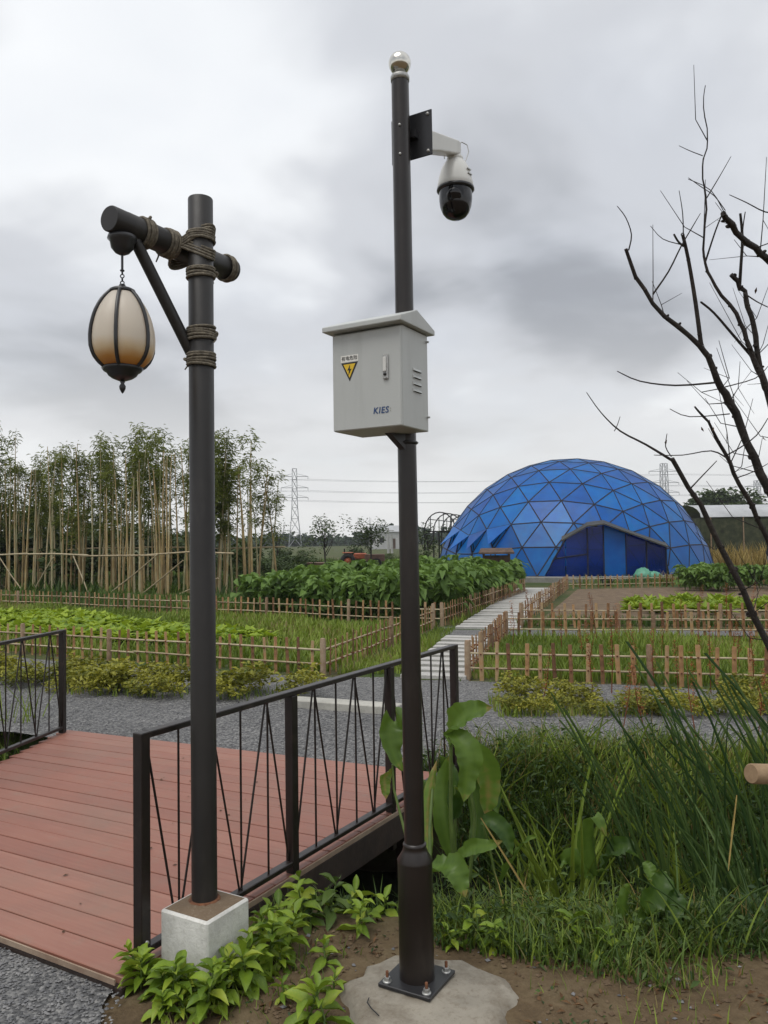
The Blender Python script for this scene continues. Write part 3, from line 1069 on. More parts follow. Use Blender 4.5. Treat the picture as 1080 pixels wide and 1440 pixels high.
def fence(label, a, b, step=0.165, post_every=11, h=1.0, group='low bamboo fences round the plots', both=False, pname='picket'):
    a, b = np.array(a, float), np.array(b, float)
    d = b - a
    ln = np.linalg.norm(d)
    root = thing('bamboo_fence', label, 'fence', (a[0], a[1], 0), math.atan2(d[1], d[0]), group)
    n = int(ln / step)
    for i in range(n + 1):
        x = i * ln / n
        if i % post_every == 0 or i == n:
            link('fence_post', POSTM, root, (x, 0, 0), (RNG.normal(0, .015), RNG.normal(0, .015), RNG.uniform(0, 6)), (1, 1, h * RNG.uniform(0.97, 1.06)))
        else:
            side = 1 if (not both or i % 2) else -1
            link('picket', PICKETS[RNG.integers(6)], root, (x + RNG.normal(0, .008), -0.012 * side, RNG.normal(0, .008)), (RNG.normal(0, .02), RNG.normal(0, .02), 0 if side > 0 else PI), (1, 1, h))
    for z in (0.13, 0.30):
        seg = 3.0
        x = 0.0
        while x < ln:
            x2 = min(ln, x + seg)
            zz = z * h
            pts = [(x, 0, zz + RNG.normal(0, .004)), ((x + x2) / 2, RNG.normal(0, .004), zz + RNG.normal(0, .008)), (x2, 0, zz + RNG.normal(0, .004))]
            MB().tube(pts, [0.0125, 0.012, 0.0115], 7).build('rail', M['bamboo_rail'], root)
            x = x2
    return root


A0 = (-0.75, 9.6); B0 = (1.05, 14.93); C0 = (0.93, 9.22); Dc = (2.45, 14.55)
fence('long low bamboo fence in front of the bright lettuce bed', A0, (-9.7, 14.1), 0.17, 10)
fence('short bamboo fence running back from the timber corner post beside the grass bed', A0, (0.86, 14.6), 0.19, 14)
fence('long bamboo fence in front of the tall leafy crop and bamboo grove', B0, (-13.2, 23.1), 0.17, 12, both=True)
fence('bamboo fence along the path half hidden under the tall leafy crop', B0, (4.1, 23.6), 0.19, 12)
fence('bamboo fence nearest the reeds in front of the weedy right plot', C0, (7.2, 7.6), 0.165, 12)
fence('bamboo fence climbing beside the slab path from the nearest right corner', C0, (1.95, 13.0), 0.13, 8, both=True)
fence('bamboo fence along the back of the weedy right plot', (1.95, 13.05), (10.5, 11.7), 0.19, 12, both=True)
fence('bamboo fence in front of the brown soil bed', Dc, (11.5, 13.2), 0.19, 9)
fence('bamboo fence on the right edge of the slab path beside the brown soil', Dc, (5.75, 25.3), 0.2, 16, both=True)
fence('pale bamboo fence standing right before the dome entrance', (5.75, 25.3), (12.6, 25.9), 0.2, 12)

# ------------------------------------------------------------------ lantern post
LP = np.array([-0.707, 3.11])
U3, V3 = Vector((DU[0], DU[1], 0)), Vector((DV[0], DV[1], 0))
foot = thing('concrete_footing', 'whitewashed square concrete block under the lantern post', 'concrete block', (W(0.165, 0.205)[0], W(0.165, 0.205)[1], 0), DANG)
MB().box((0, 0, 0.105), (0.236, 0.232, 0.262), bev=0.007).build('block', M['white_concrete'], foot)
bm = MB()
gN = 14
V = []
for j in range(gN + 1):
    for i in range(gN + 1):
        x, y = -0.106 + 0.212 * i / gN, -0.104 + 0.208 * j / gN
        edge_ = min(i, j, gN - i, gN - j)
        V.append((x, y, 0.2365 + (0.004 if edge_ else 0) + RNG.normal(0, 0.0018) * (edge_ > 0)))
F = [(j * (gN + 1) + i, j * (gN + 1) + i + 1, (j + 1) * (gN + 1) + i + 1, (j + 1) * (gN + 1) + i) for j in range(gN) for i in range(gN)]
bm.add(V, F, True).build('cement_top', M['block_top'], foot)

lamp = thing('lantern_post', 'charcoal lantern post of round poles lashed with rope', 'lamp post', (LP[0], LP[1], 0.238))
TOPZ = 1.6 + (768 - 277) / FPX * 3.11
MB().tube([(0, 0, -0.02), (0, 0, TOPZ - 0.238 - 0.004), (0, 0, TOPZ - 0.238)], [0.0485, 0.0485, 0.0460], 28).build('post', M['post'], lamp)
MB().tube([(0, 0, -0.004), (0, 0, 0.004), (0, 0, 0.007)], [0.062, 0.060, 0.053], 24).build('base_flange', M['rust'], lamp)
bofs = -V3 * 0.100
zb_ = 2.775 - 0.238
b0, b1 = bofs - U3 * 0.365 + Vector((0, 0, zb_)), bofs + U3 * 0.305 + Vector((0, 0, zb_))
MB().tube([b0, b0 + U3 * 0.004, b1 - U3 * 0.004, b1], [0.0445, 0.0475, 0.0475, 0.0445], 24).build('beam', M['post'], lamp)
# clamp strip along the top of the beam
MB().box(bofs + U3 * -0.13 + Vector((0, 0, zb_ + 0.0485)), (0.30, 0.012, 0.006), Matrix.Rotation(DANG, 3, 'Z')).build('strip', M['post'], lamp)
br0, br1 = bofs - U3 * 0.245 + Vector((0, 0, zb_ - 0.04)), -V3 * 0.035 - U3 * 0.02 + Vector((0, 0, 2.345 - 0.238))
MB().tube([br0, br1], [0.0225, 0.0225], 16).build('brace', M['post'], lamp)


def rope_band(z, turns, R=0.0495, axis=(0, 0, 1), c=None, r=0.0058):
    mb = MB()
    c = Vector(c) if c is not None else Vector((0, 0, z))
    ax = Vector(axis).normalized()
    for k in range(turns):
        t = Vector(axis) + Vector((RNG.normal(0, .04), RNG.normal(0, .04), RNG.normal(0, .04)))
        mb.torus(c + ax * ((k - (turns - 1) / 2) * r * 1.9), R + r * 0.6 + RNG.normal(0, .0008), r, t, 30, 6)
    # a knot and a loose end
    a = RNG.uniform(0, 2 * PI)
    q = Vector((0, 0, 1)).rotation_difference(ax)
    kp = c + q @ Vector((math.cos(a) * (R + 0.008), math.sin(a) * (R + 0.008), 0))
    mb.torus(kp, 0.008, 0.005, (RNG.normal(), RNG.normal(), RNG.normal()), 12, 6)
    mb.tube([kp, kp + Vector((RNG.normal(0, .008), RNG.normal(0, .008), -0.02)), kp + Vector((RNG.normal(0, .012), RNG.normal(0, .012), -0.038))], [0.004, 0.0035, 0.003], 5)
    mb.build('rope_lashing', M['rope'], lamp)


for yy, tn in ((332, 4), (384, 4), (471, 5), (508, 5)):
    rope_band(1.6 + (767 - yy) / FPX * 3.11 - 0.238, tn)
for s, tn in ((-0.20, 4), (-0.075, 5), (0.265, 3)):
    rope_band(0, tn, 0.049, U3, bofs + U3 * s + Vector((0, 0, zb_)))
# diagonal lashing that ties beam and post together
for sg in (1, -1):
    mb = MB()
    for k in range(4):
        pts = []
        for i in range(31):
            t = 2 * PI * i / 30
            # a loop round both poles, tilted
            cx = -0.05 + (0.105 * math.cos(t))
            cz = sg * 0.050 * math.cos(t) + (k - 1.5) * 0.0115
            pts.append(V3 * cx + U3 * (0.058 * math.sin(t) + 0.002 * k) + Vector((0, 0, zb_ + cz)))
        mb.tube(pts, 0.0056, 6, caps=False)
    mb.build('rope_lashing', M['rope'], lamp)

hp = LP + np.array((-V3 * 0.100 - U3 * 0.305)[:2])
lan = thing('hanging_lantern', 'egg shaped lantern of cream and amber glass hanging from the rope lashed beam', 'lantern', (hp[0], hp[1], 2.538), R_(-83))
zt = 2.775 - 0.046 - 2.538
MB().lathe([(0, zt), (0.050, zt), (0.053, zt - 0.012), (0.044, zt - 0.022), (0.040, zt - 0.045), (0.026, zt - 0.062), (0.010, zt - 0.070), (0, zt - 0.071)], 24).build('ceiling_cup', M['black'], lan)
mb = MB().tube([(0, 0, zt - 0.068), (0, 0, zt - 0.125)], 0.0045, 8)
mb.torus((0, 0, zt - 0.128), 0.006, 0.003, (0, 0, 1), 10, 5)
mb.build('rod', M['black'], lan)
mb = MB()
z = zt - 0.136
k = 0
while z > 0.012:
    mb.torus((0, 0, z), 0.0065, 0.0022, (1, 0, 0) if k % 2 else (0, 1, 0), 12, 5)
    z -= 0.0125
    k += 1
mb.build('chain', M['black'], lan)
MB().lathe([(0, 0.014), (0.010, 0.012), (0.016, 0.0), (0.036, -0.004), (0.046, -0.010), (0.048, -0.018), (0.042, -0.022), (0.0, -0.022)], 24).build('top_cap', M['black'], lan)


def egg(t):         # radius at depth t in 0..1 from top to bottom
    pr = [(0, .045), (.06, .062), (.13, .078), (.24, .096), (.36, .109), (.5, .118), (.62, .121), (.74, .119), (.84, .109), (.92, .092), (1.0, .060)]
    return 0.95 * float(np.interp(t, [a for a, _ in pr], [b for _, b in pr]))


HL = 0.285
NP = 6
for k in range(NP):
    a0, a1 = 2 * PI * k / NP, 2 * PI * (k + 1) / NP
    V, F = [], []
    n1, n2 = 18, 8
    for i in range(n1 + 1):
        t = i / n1
        for j in range(n2 + 1):
            s = j / n2
            a = a0 + (a1 - a0) * s
            r = (egg(t) - 0.004) * (1 + 0.055 * math.sin(PI * s))
            V.append((r * math.cos(a), r * math.sin(a), -0.018 - HL * t))
    for i in range(n1):
        for j in range(n2):
            a = i * (n2 + 1) + j
            F.append((a, a + n2 + 1, a + n2 + 2, a + 1))
    MB().add(V, F, True).build('glass_panel', M['lantern_glass'], lan)
    pts = [((egg(t) + 0.002) * math.cos(a0), (egg(t) + 0.002) * math.sin(a0), -0.018 - HL * t) for t in np.linspace(0, 1, 16)]
    MB().tube(pts, [0.007] * 16, 6).build('rib', M['black'], lan)
zb = -0.018 - HL
MB().lathe([(0.0, zb + 0.010), (0.068, zb + 0.012), (0.074, zb + 0.004), (0.066, zb - 0.006), (0.056, zb - 0.012), (0.050, zb - 0.022), (0.036, zb - 0.032), (0.016, zb - 0.040), (0, zb - 0.041)], 24).build('bottom_cap', M['black'], lan)
MB().lathe([(0.0, zb - 0.036), (0.010, zb - 0.044), (0.006, zb - 0.050), (0.012, zb - 0.060), (0.011, zb - 0.070), (0.005, zb - 0.082), (0.0, zb - 0.088)], 14).build('finial', M['black'], lan)

# ------------------------------------------------------------------ camera pole
PB = Vector((0.095, 2.915, 0.03))
PT = Vector((0.082, 2.915, 3.315))
ax = (PT - PB).normalized()
pole = thing('camera_pole', 'tall dark brown steel pole topped by a shiny steel ball', 'camera pole', tuple(PB))
pole.rotation_mode = 'QUATERNION'
pole.rotation_quaternion = Vector((0, 0, 1)).rotation_difference(ax)
HT = (PT - PB).length
MB().tube([(0, 0, 0.012), (0, 0, 0.415)], [0.0625, 0.0625], 36).build('base_tube', M['pole'], pole)
MB().lathe([(0.0625, 0.415), (0.0640, 0.425), (0.045, 0.455), (0.041, 0.470), (0.0425, 0.474), (0.0425, 0.482), (0.036, 0.486)], 36).build('collar', M['pole'], pole)
MB().tube([(0, 0, 0.47), (0, 0, HT - 0.01)], [0.0365, 0.0325], 32, flute=0.035).build('shaft', M['pole'], pole)
MB().lathe([(0.0, HT - 0.012), (0.0345, HT - 0.012), (0.0355, HT + 0.004), (0.033, HT + 0.010), (0.020, HT + 0.014), (0.019, HT + 0.022)], 32).build('ball_seat', M['zinc'], pole)
pr = [(0.042 * math.sin(t), HT + 0.057 - 0.042 * math.cos(t)) for t in np.linspace(0, PI, 22)]
MB().lathe(pr, 36).build('finial', M['chrome'], pole)
pl = MB().box((0, 0, 0.006), (0.205, 0.205, 0.013), Matrix.Rotation(DANG, 3, 'Z'), bev=0.002).build('base_plate', M['black'], pole)
for sx, sy in ((1, 1), (1, -1), (-1, 1), (-1, -1)):
    c = U3 * (sx * 0.078) + V3 * (sy * 0.078)
    mb = MB()
    mb.lathe([(0, 0.016), (0.016, 0.016), (0.016, 0.0125)], 16, (c.x, c.y, 0))
    mb.lathe([(0, 0.029), (0.0105, 0.029), (0.0115, 0.027), (0.0115, 0.016)], 6, (c.x, c.y, 0), smooth=False)
    b_ = mb.build('nut', M['zinc'], pole)
    MB().lathe([(0, 0.050), (0.0048, 0.049), (0.0055, 0.047), (0.0055, 0.028)], 10, (c.x, c.y, 0)).build('bolt', M['rust'], b_)
# bracket that carries the box, and the plate that carries the camera
MB().add([(*(-U3 * 0.030 + V3 * s + Vector((0, 0, z)))[:], ) for s in (-0.012, 0.012) for z in (1.955, 1.895)] + [(*(-U3 * 0.09 - V3 * 0.03 + V3 * s + Vector((0, 0, 1.955)))[:], ) for s in (-0.012, 0.012)],
         [(0, 1, 4), (2, 5, 3), (0, 4, 5, 2), (1, 3, 5, 4), (0, 2, 3, 1)]).build('gusset', M['black'], pole)
mb = MB().torus((0, 0, 1.925), 0.037, 0.006, n=28, m=4)
mb.build('clamp', M['black'], pole)
rotD = Matrix.Rotation(DANG - PI / 2, 3, 'Z')       # local x -> V, local y -> U
PC = U3 * 0.062 + V3 * 0.012
zP = 1.6 + (757 - 183) / FPX * 2.97 - PB.z
cp = MB().box(PC + Vector((0, 0, zP)), (0.172, 0.006, 0.172), rotD, bev=0.002).build('camera_plate', M['black'], pole)
for sx, sz in ((1, 1), (1, -1), (-1, 1), (-1, -1)):
    c = PC - U3 * 0.003 + V3 * (sx * 0.07) + Vector((0, 0, zP + sz * 0.07))
    MB().lathe([(0, -0.006), (0.006, -0.005), (0.007, 0)], 6, c, rot=rotD @ Matrix.Rotation(-PI / 2, 3, 'X')).build('bolt', M['zinc'], cp)
MB().box(PC - U3 * 0.016 + Vector((0, 0, zP)), (0.060, 0.028, 0.030), rotD).build('stub', M['black'], pole)
for yy in (166, 208):
    zz = 1.6 + (757 - yy) / FPX * 2.9 - PB.z
    MB().lathe([(0, -0.004), (0.0045, -0.003), (0.005, 0)], 8, (-0.006, -0.0335, zz), rot=Matrix.Rotation(PI / 2, 3, 'X') @ Matrix.Rotation(PI, 3, 'X')).build('bolt', M['zinc'], pole)

# ------------------------------------------------------------------ electrical box
C0_ = Vector((0.069, 2.68, 1.985))
BW, BD, BH = 0.278, 0.190, 0.345
ebox = thing('electrical_box', 'grey steel electrical box with small pitched roof strapped to the tall pole', 'electrical box', tuple(C0_), DANG - PI / 2)
# local: +x runs right along the front (V), +y back (U); the near right front corner is the origin
MB().box((-BW / 2, BD / 2, BH / 2), (BW, BD, BH), bev=0.003).build('cabinet', M['box'], ebox)
door = MB().box((-BW / 2, -0.004, BH / 2 - 0.002), (BW - 0.003, 0.010, BH - 0.006), bev=0.003).build('door', M['box'], ebox)
# pitched roof
ov, ri = 0.020, 0.044
x0, x1 = -BW - ov, ov
y0, y1 = -0.042, BD + 0.022
zr = BH + 0.003
V = [(x0, y0, zr), (x1, y0, zr), (x1, y1, zr), (x0, y1, zr), (x0, y0, zr + 0.018), (x1, y0, zr + 0.018), (x1, y1, zr + 0.018), (x0, y1, zr + 0.018), (x0, (y0 + y1) / 2 - 0.01, zr + 0.018 + ri), (x1, (y0 + y1) / 2 - 0.01, zr + 0.018 + ri)]
F = [(0, 3, 2, 1), (0, 1, 5, 4), (2, 3, 7, 6), (4, 5, 9, 8), (6, 7, 8, 9), (1, 2, 6, 9, 5), (3, 0, 4, 8, 7)]
rf = MB().add(V, F).build('roof', M['box'], ebox)
md = rf.modifiers.new('bevel', 'BEVEL'); md.width = 0.003; md.segments = 2
# lock
hx, hz = -0.058, 0.205
mb = MB().box((hx, -0.013, hz), (0.021, 0.009, 0.088), bev=0.004)
lock = mb.build('lock_plate', M['zinc'], door)
lock.parent = door
mb = MB().box((hx - 0.001, -0.019, hz + 0.008), (0.013, 0.005, 0.050), bev=0.002)
mb.build('lever', M['white_plastic'], door)
MB().lathe([(0, -0.003), (0.005, -0.0025), (0.006, 0)], 14, (hx, -0.0185, hz - 0.026), rot=Matrix.Rotation(PI / 2, 3, 'X') @ Matrix.Rotation(PI, 3, 'X')).build('keyhole', M['ink'], door)
# louvres on the side
for k in range(4):
    z = 0.205 - k * 0.024
    V = [(0.0, 0.072, z + 0.006), (0.0, 0.135, z + 0.006), (0.0065, 0.077, z - 0.004), (0.0065, 0.130, z - 0.004), (0.0, 0.072, z - 0.005), (0.0, 0.135, z - 0.005)]
    V = [(x + 0.0005, y, zz) for x, y, zz in V]
    o = MB().add(V, [(0, 2, 3, 1), (0, 4, 2), (1, 3, 5)], False).add([(0.0012, 0.076, z - 0.0052), (0.0060, 0.0775, z - 0.0042), (0.0060, 0.1295, z - 0.0042), (0.0012, 0.131, z - 0.0052)], [(0, 1, 2, 3)], False, 1)
    o.build('louvre', [M['box'], M['mesh_dark']], ebox)
for z in (0.05, 0.32):
    MB().box((0.002, BD - 0.012, z), (0.018, 0.006, 0.006)).build('hinge_pin', M['zinc'], ebox)


def text_mesh(name, body, size, mat, parent, loc, shear=0.0, offset=0.0, align='CENTER', sp=1.0):
    cu = bpy.data.curves.new(name, 'FONT')
    cu.body = body
    cu.size = size
    cu.shear = shear
    cu.space_character = sp
    cu.offset = offset
    cu.align_x = align
    cu.align_y = 'CENTER'
    cu.resolution_u = 3
    tmp = bpy.data.objects.new(name + '_tmp', cu)
    COL.objects.link(tmp)
    bpy.context.view_layer.update()
    dg = bpy.context.evaluated_depsgraph_get()
    me = bpy.data.meshes.new_from_object(tmp.evaluated_get(dg))
    bpy.data.objects.remove(tmp)
    me.materials.clear()
    me.materials.append(mat)
    return link(name, me, parent, loc, (PI / 2, 0, 0))


def flat(name, pts, y, mat, parent, th=0.0008):
    """A thin plate in the plane of the door, from (x, z) corners."""
    n = len(pts)
    V = [(x, y, z) for x, z in pts] + [(x, y + th, z) for x, z in pts]
    F = [tuple(range(n))] + [tuple(range(n, 2 * n))[::-1]] + [(i + n, (i + 1) % n + n, (i + 1) % n, i) for i in range(n)]
    me = bpy.data.meshes.new(name)
    me.from_pydata(V, [], F)
    me.materials.append(mat)
    bm2 = bmesh.new(); bm2.from_mesh(me); bmesh.ops.recalc_face_normals(bm2, faces=bm2.faces); bm2.to_mesh(me); bm2.free()
    return link(name, me, parent)


yf = -0.0090
sx, sz = -0.205, 0.240
sign = thing('warning_sign', '', '')
for k_ in ('label', 'category'):
    if k_ in sign:
        del sign[k_]
sign.parent = door
flat('sticker', [(sx - 0.036, sz + 0.000), (sx + 0.036, sz + 0.000), (sx + 0.036, sz + 0.024), (sx - 0.036, sz + 0.024)], yf - 0.0008, M['sticker'], sign)
text_mesh('lettering', '有电危险', 0.0165, M['ink'], sign, (sx, yf - 0.0012, sz + 0.012), offset=0.0002)
flat('triangle', [(sx - 0.034, sz - 0.002), (sx + 0.034, sz - 0.002), (sx, sz - 0.068)], yf - 0.0009, M['ink'], sign)
flat('triangle', [(sx - 0.0245, sz - 0.0075), (sx + 0.0245, sz - 0.0075), (sx, sz - 0.056)], yf - 0.0018, M['yellow'], sign)
flat('lightning_mark', [(sx + 0.003, sz - 0.010), (sx - 0.008, sz - 0.030), (sx - 0.001, sz - 0.0285), (sx - 0.004, sz - 0.047), (sx + 0.009, sz - 0.0245), (sx + 0.002, sz - 0.0262)], yf - 0.0027, M['ink'], sign)
text_mesh('lettering', 'KIES', 0.030, M['logo'], door, (-0.081, yf - 0.0012, 0.058), shear=0.15, offset=0.0006, sp=1.12)
text_mesh('lettering', ':', 0.022, M['logo_pale'], door, (-0.043, yf - 0.0012, 0.060), offset=0.0006)

# ------------------------------------------------------------------ dome camera
armA = PB + ax * zP + U3 * 0.066 + V3 * 0.018
armA.z = PB.z + zP - 0.006
camE = Vector((0.312, 3.235, 0))
camE.z = 1.6 + (757 - 217) / FPX * 3.235
ptz = thing('dome_camera', 'white security dome camera with black lens housing on a bracket arm', 'security camera', (camE.x, camE.y, camE.z))
a_l = armA - camE
MB().box(a_l + U3 * 0.008, (0.085, 0.014, 0.11), rotD, bev=0.004).build('wall_flange', M['white_plastic'], ptz)
e_l = Vector((0, 0, 0.052))
dd = (e_l - a_l)
perp = V3.copy()
V = []
for p, hw, hh in ((a_l + U3 * 0.012, 0.034, 0.046), (a_l + dd * 0.45, 0.031, 0.036), (e_l - dd * 0.04, 0.028, 0.029), (e_l + dd.normalized() * 0.016, 0.022, 0.024)):
    for s1, s2 in ((-1, -1), (1, -1), (1, 1), (-1, 1)):
        V.append(p + perp * (hw * s1) + Vector((0, 0, hh * s2)))
F = [(i * 4 + k, i * 4 + (k + 1) % 4, i * 4 + 4 + (k + 1) % 4, i * 4 + 4 + k) for i in range(3) for k in range(4)] + [(3, 2, 1, 0), (12, 13, 14, 15)]
arm = MB().add(V, F).build('arm', M['white_plastic'], ptz)
md = arm.modifiers.new('bevel', 'BEVEL'); md.width = 0.007; md.segments = 3
MB().lathe([(0.024, 0.045), (0.026, 0.022), (0.033, 0.016), (0.034, 0.006), (0.030, 0.0)], 28).build('neck', M['white_plastic'], ptz)
MB().lathe([(0.0, 0.004), (0.034, 0.003), (0.045, -0.010), (0.057, -0.034), (0.066, -0.062), (0.072, -0.092), (0.0745, -0.112), (0.072, -0.115), (0.05, -0.115)], 40).build('hood', M['white_plastic'], ptz)
MB().lathe([(0.05, -0.112), (0.0765, -0.113), (0.0775, -0.122), (0.070, -0.127), (0.05, -0.127)], 40).build('hood_rim', M['black'], ptz)
MB().lathe([(0.068, -0.124), (0.068, -0.160), (0.064, -0.190), (0.054, -0.216), (0.040, -0.232), (0.02, -0.241), (0.0, -0.243)], 36).build('lens_housing', M['smoked'], ptz)
MB().lathe([(0.0, 0.0), (0.026, 0.0), (0.030, -0.006), (0.030, -0.03)], 24, (-0.012, -0.070, -0.172), rot=Matrix.Rotation(PI / 2 + 0.5, 3, 'X')).build('lens', M['smoked'], ptz)
for k in range(2):
    MB().box((0.052 + k * 0.003, -0.042, -0.052 - 0.02 * k), (0.026, 0.006, 0.004), Matrix.Rotation(0.9, 3, 'Z')).build('vent_slot', M['zinc'], ptz)
cable = [Vector((0.012, 0.0, 0.070)), Vector((0.03, 0.005, 0.083)), Vector((0.052, 0.008, 0.072)), Vector((0.058, 0.008, 0.045)), Vector((0.050, 0.005, 0.020)), Vector((0.040, 0, -0.006))]
MB().tube(cable, 0.0022, 6).build('safety_cable', M['zinc'], ptz)
MB().tube([Vector((-0.03, -0.01, 0.028)), Vector((-0.046, -0.01, 0.022)), Vector((-0.044, -0.012, 0.006))], 0.0022, 6).build('latch', M['zinc'], ptz)

# pole shaft lightness comes from the sky; a thin wire stub lies on the pad
wire = MB().tube([(-0.075, 2.80, 0.034), (-0.080, 2.77, 0.036), (-0.065, 2.735, 0.035), (-0.04, 2.70, 0.032)], 0.0022, 5).build('wire', M['black'])
tag(wire, 'thin black wire end lying on the concrete pad', 'wire')

# ------------------------------------------------------------------ blue geodesic dome
DC = np.array([8.02, 34.6]); DR = 5.9; DZC = -0.90; BASE = 0.20
ef = np.array([-DC[0], -DC[1]]); ef /= np.linalg.norm(ef)
er = np.array([-ef[1], ef[0]])
dome = thing('geodesic_dome', 'big blue geodesic greenhouse dome with a dark triangular entrance canopy', 'dome', (DC[0], DC[1], 0), math.atan2(er[1], er[0]))
# local axes: +x to the right as seen from the bridge, -y towards the bridge
phi = (1 + 5 ** 0.5) / 2
iv = [Vector(p).normalized() for p in [(0, 1, phi), (0, -1, phi), (0, 1, -phi), (0, -1, -phi), (1, phi, 0), (-1, phi, 0), (1, -phi, 0), (-1, -phi, 0), (phi, 0, 1), (phi, 0, -1), (-phi, 0, 1), (-phi, 0, -1)]]
edge_l = min((iv[0] - iv[k]).length for k in range(1, 12))
ifc = [(a, b, c) for a in range(12) for b in range(a + 1, 12) for c in range(b + 1, 12) if all(abs((iv[p] - iv[q]).length - edge_l) < 1e-3 for p, q in ((a, b), (b, c), (a, c)))]
rotI = Matrix.Rotation(0.42, 3, 'Z') @ Vector(iv[0]).rotation_difference(Vector((0, 0, 1))).to_matrix()
FQ = 6
vkey, dv, dtri = {}, [], []


def dvert(p):
    k = (round(p.x, 4), round(p.y, 4), round(p.z, 4))
    if k not in vkey:
        vkey[k] = len(dv)
        dv.append(p)
    return vkey[k]


for a, b, c in ifc:
    A, B, C_ = (rotI @ iv[i] for i in (a, b, c))
    g = {}
    for i in range(FQ + 1):
        for j in range(FQ + 1 - i):
            p = (A * i + B * j + C_ * (FQ - i - j)) / FQ
            g[i, j] = dvert(p.normalized() * DR + Vector((0, 0, DZC)))
    for i in range(FQ):
        for j in range(FQ - i):
            dtri.append((g[i, j], g[i + 1, j], g[i, j + 1]))
            if i + j < FQ - 1:
                dtri.append((g[i + 1, j], g[i + 1, j + 1], g[i, j + 1]))
rb = math.sqrt(DR ** 2 - (BASE - DZC) ** 2)
keep = [t for t in dtri if max(dv[i].z for i in t) > BASE + 0.06]


def clip_base(poly):
    r = []
    for k in range(len(poly)):
        p, q = poly[k], poly[(k + 1) % len(poly)]
        if p.z >= BASE:
            r.append(p)
        if (p.z >= BASE) != (q.z >= BASE):
            r.append(p.lerp(q, (BASE - p.z) / (q.z - p.z)))
    return r


OPEN = [(-1.05, -0.2), (-0.92, 0.25), (-0.17, 1.55), (0.62, 1.98), (1.22, 2.03), (3.36, 1.24), (3.52, 0.25), (3.56, -0.2)]   # outline of the entrance (x, z), clockwise


def side(p, a, b):
    return (b[0] - a[0]) * (p.z - a[1]) - (b[1] - a[1]) * (p.x - a[0])     # > 0: outside (left of a clockwise edge)


def split(poly, a, b):
    o_, i_ = [], []
    for k in range(len(poly)):
        p, q = poly[k], poly[(k + 1) % len(poly)]
        sp_, sq_ = side(p, a, b), side(q, a, b)
        (o_ if sp_ > 0 else i_).append(p)
        if (sp_ > 0) != (sq_ > 0):
            m = p.lerp(q, sp_ / (sp_ - sq_))
            o_.append(m)
            i_.append(m)
    return o_, i_


def inside(p):
    return p.y < 0 and all(side(p, OPEN[k], OPEN[(k + 1) % len(OPEN)]) <= 0 for k in range(len(OPEN)))


VZ0, VZ1 = 1.2, 1.95


def vent_panel(t):
    c = sum((dv[i] for i in t), Vector()) / 3
    z = sorted((dv[i] for i in t), key=lambda p: -p.z)
    return c.y < 0.6 and -4.9 < c.x < -2.0 and VZ0 < c.z < VZ1 and abs(z[0].z - z[1].z) < 0.45 and z[1].z - z[2].z > 0.45


strut_mb, rear_mb = MB(), MB()
seen = set()
for t in keep:
    P = [dv[i].copy() for i in t]
    c = (P[0] + P[1] + P[2]) / 3
    nrm = (P[1] - P[0]).cross(P[2] - P[0]).normalized()
    if nrm.dot(c - Vector((0, 0, DZC))) < 0:
        P = P[::-1]
        nrm = -nrm
    for i, j in ((0, 1), (1, 2), (2, 0)):
        k = tuple(sorted((t[i], t[j])))
        if k in seen:
            continue
        seen.add(k)
        a, b = dv[k[0]], dv[k[1]]
        if a.z < BASE and b.z < BASE:
            continue
        if a.z < BASE:
            a = a.lerp(b, (BASE - a.z) / (b.z - a.z))
        elif b.z < BASE:
            b = b.lerp(a, (BASE - b.z) / (a.z - b.z))
        run = []
        for q in range(9):
            m0, m1 = a.lerp(b, q / 9), a.lerp(b, (q + 1) / 9)
            if not inside((m0 + m1) / 2):
                run.append((m0, m1))
        for m0, m1 in run:
            strut_mb.tube([m0, m1], 0.030, 4, caps=False, smooth=False)
    if vent_panel(t):
        zs = sorted(P, key=lambda p: -p.z)
        h0, h1 = zs[0], zs[1]
        hinge = (h1 - h0).normalized()
        best = None
        for sgn in (1, -1):
            m = Matrix.Rotation(sgn * 0.36, 3, hinge)
            tip = m @ (zs[2] - h0) + h0
            if best is None or (tip.xy.length > best[1]):
                best = (m, tip.xy.length)
        P2 = [best[0] @ (p - h0) + h0 + nrm * 0.03 for p in P]
        o = MB().add(P2 + [p - nrm * 0.02 for p in P2], [(0, 1, 2), (5, 4, 3), (0, 3, 4, 1), (1, 4, 5, 2), (2, 5, 3, 0)]).build('vent_panel', M['film'], dome)
        o['label'] = 'triangular flap propped open'
        continue
    polys, rest = [], clip_base([p + nrm * 0.012 for p in P])
    if len(rest) < 3:
        continue
    if any(inside(p) for p in P + [c]) or (c.y < 0 and -2 < c.x < 4.5 and c.z < 3):
        for k in range(len(OPEN)):
            o_, rest = split(rest, OPEN[k], OPEN[(k + 1) % len(OPEN)])
            if len(o_) > 2:
                polys.append(o_)
            if len(rest) < 3:
                break
    else:
        polys = [rest]
    if not polys:
        continue
    mb = MB()
    for q in polys:
        mb.add(q, [tuple(range(len(q)))])
    if c.y > 1.2:
        for q in polys:
            rear_mb.add(q, [tuple(range(len(q)))])
    else:
        mb.build('film_panel', M['film'], dome)
rear_mb.build('rear_film', M['film'], dome)['kind'] = 'stuff'
fr = strut_mb.build('strut_frame', M['strut'], dome)
# curb
MB().lathe([(rb - 0.10, -0.1), (rb + 0.16, -0.1), (rb + 0.16, 0.17), (rb + 0.13, BASE), (rb - 0.10, BASE)], 64, smooth=False).build('base_curb', M['curb_grey'], dome)


def wall_y(x):
    x0, x1 = -1.05, 3.56
    ya, yb = -math.sqrt(rb ** 2 - x0 ** 2), -math.sqrt(rb ** 2 - x1 ** 2)
    return ya + (yb - ya) * (x - x0) / (x1 - x0) + 0.02


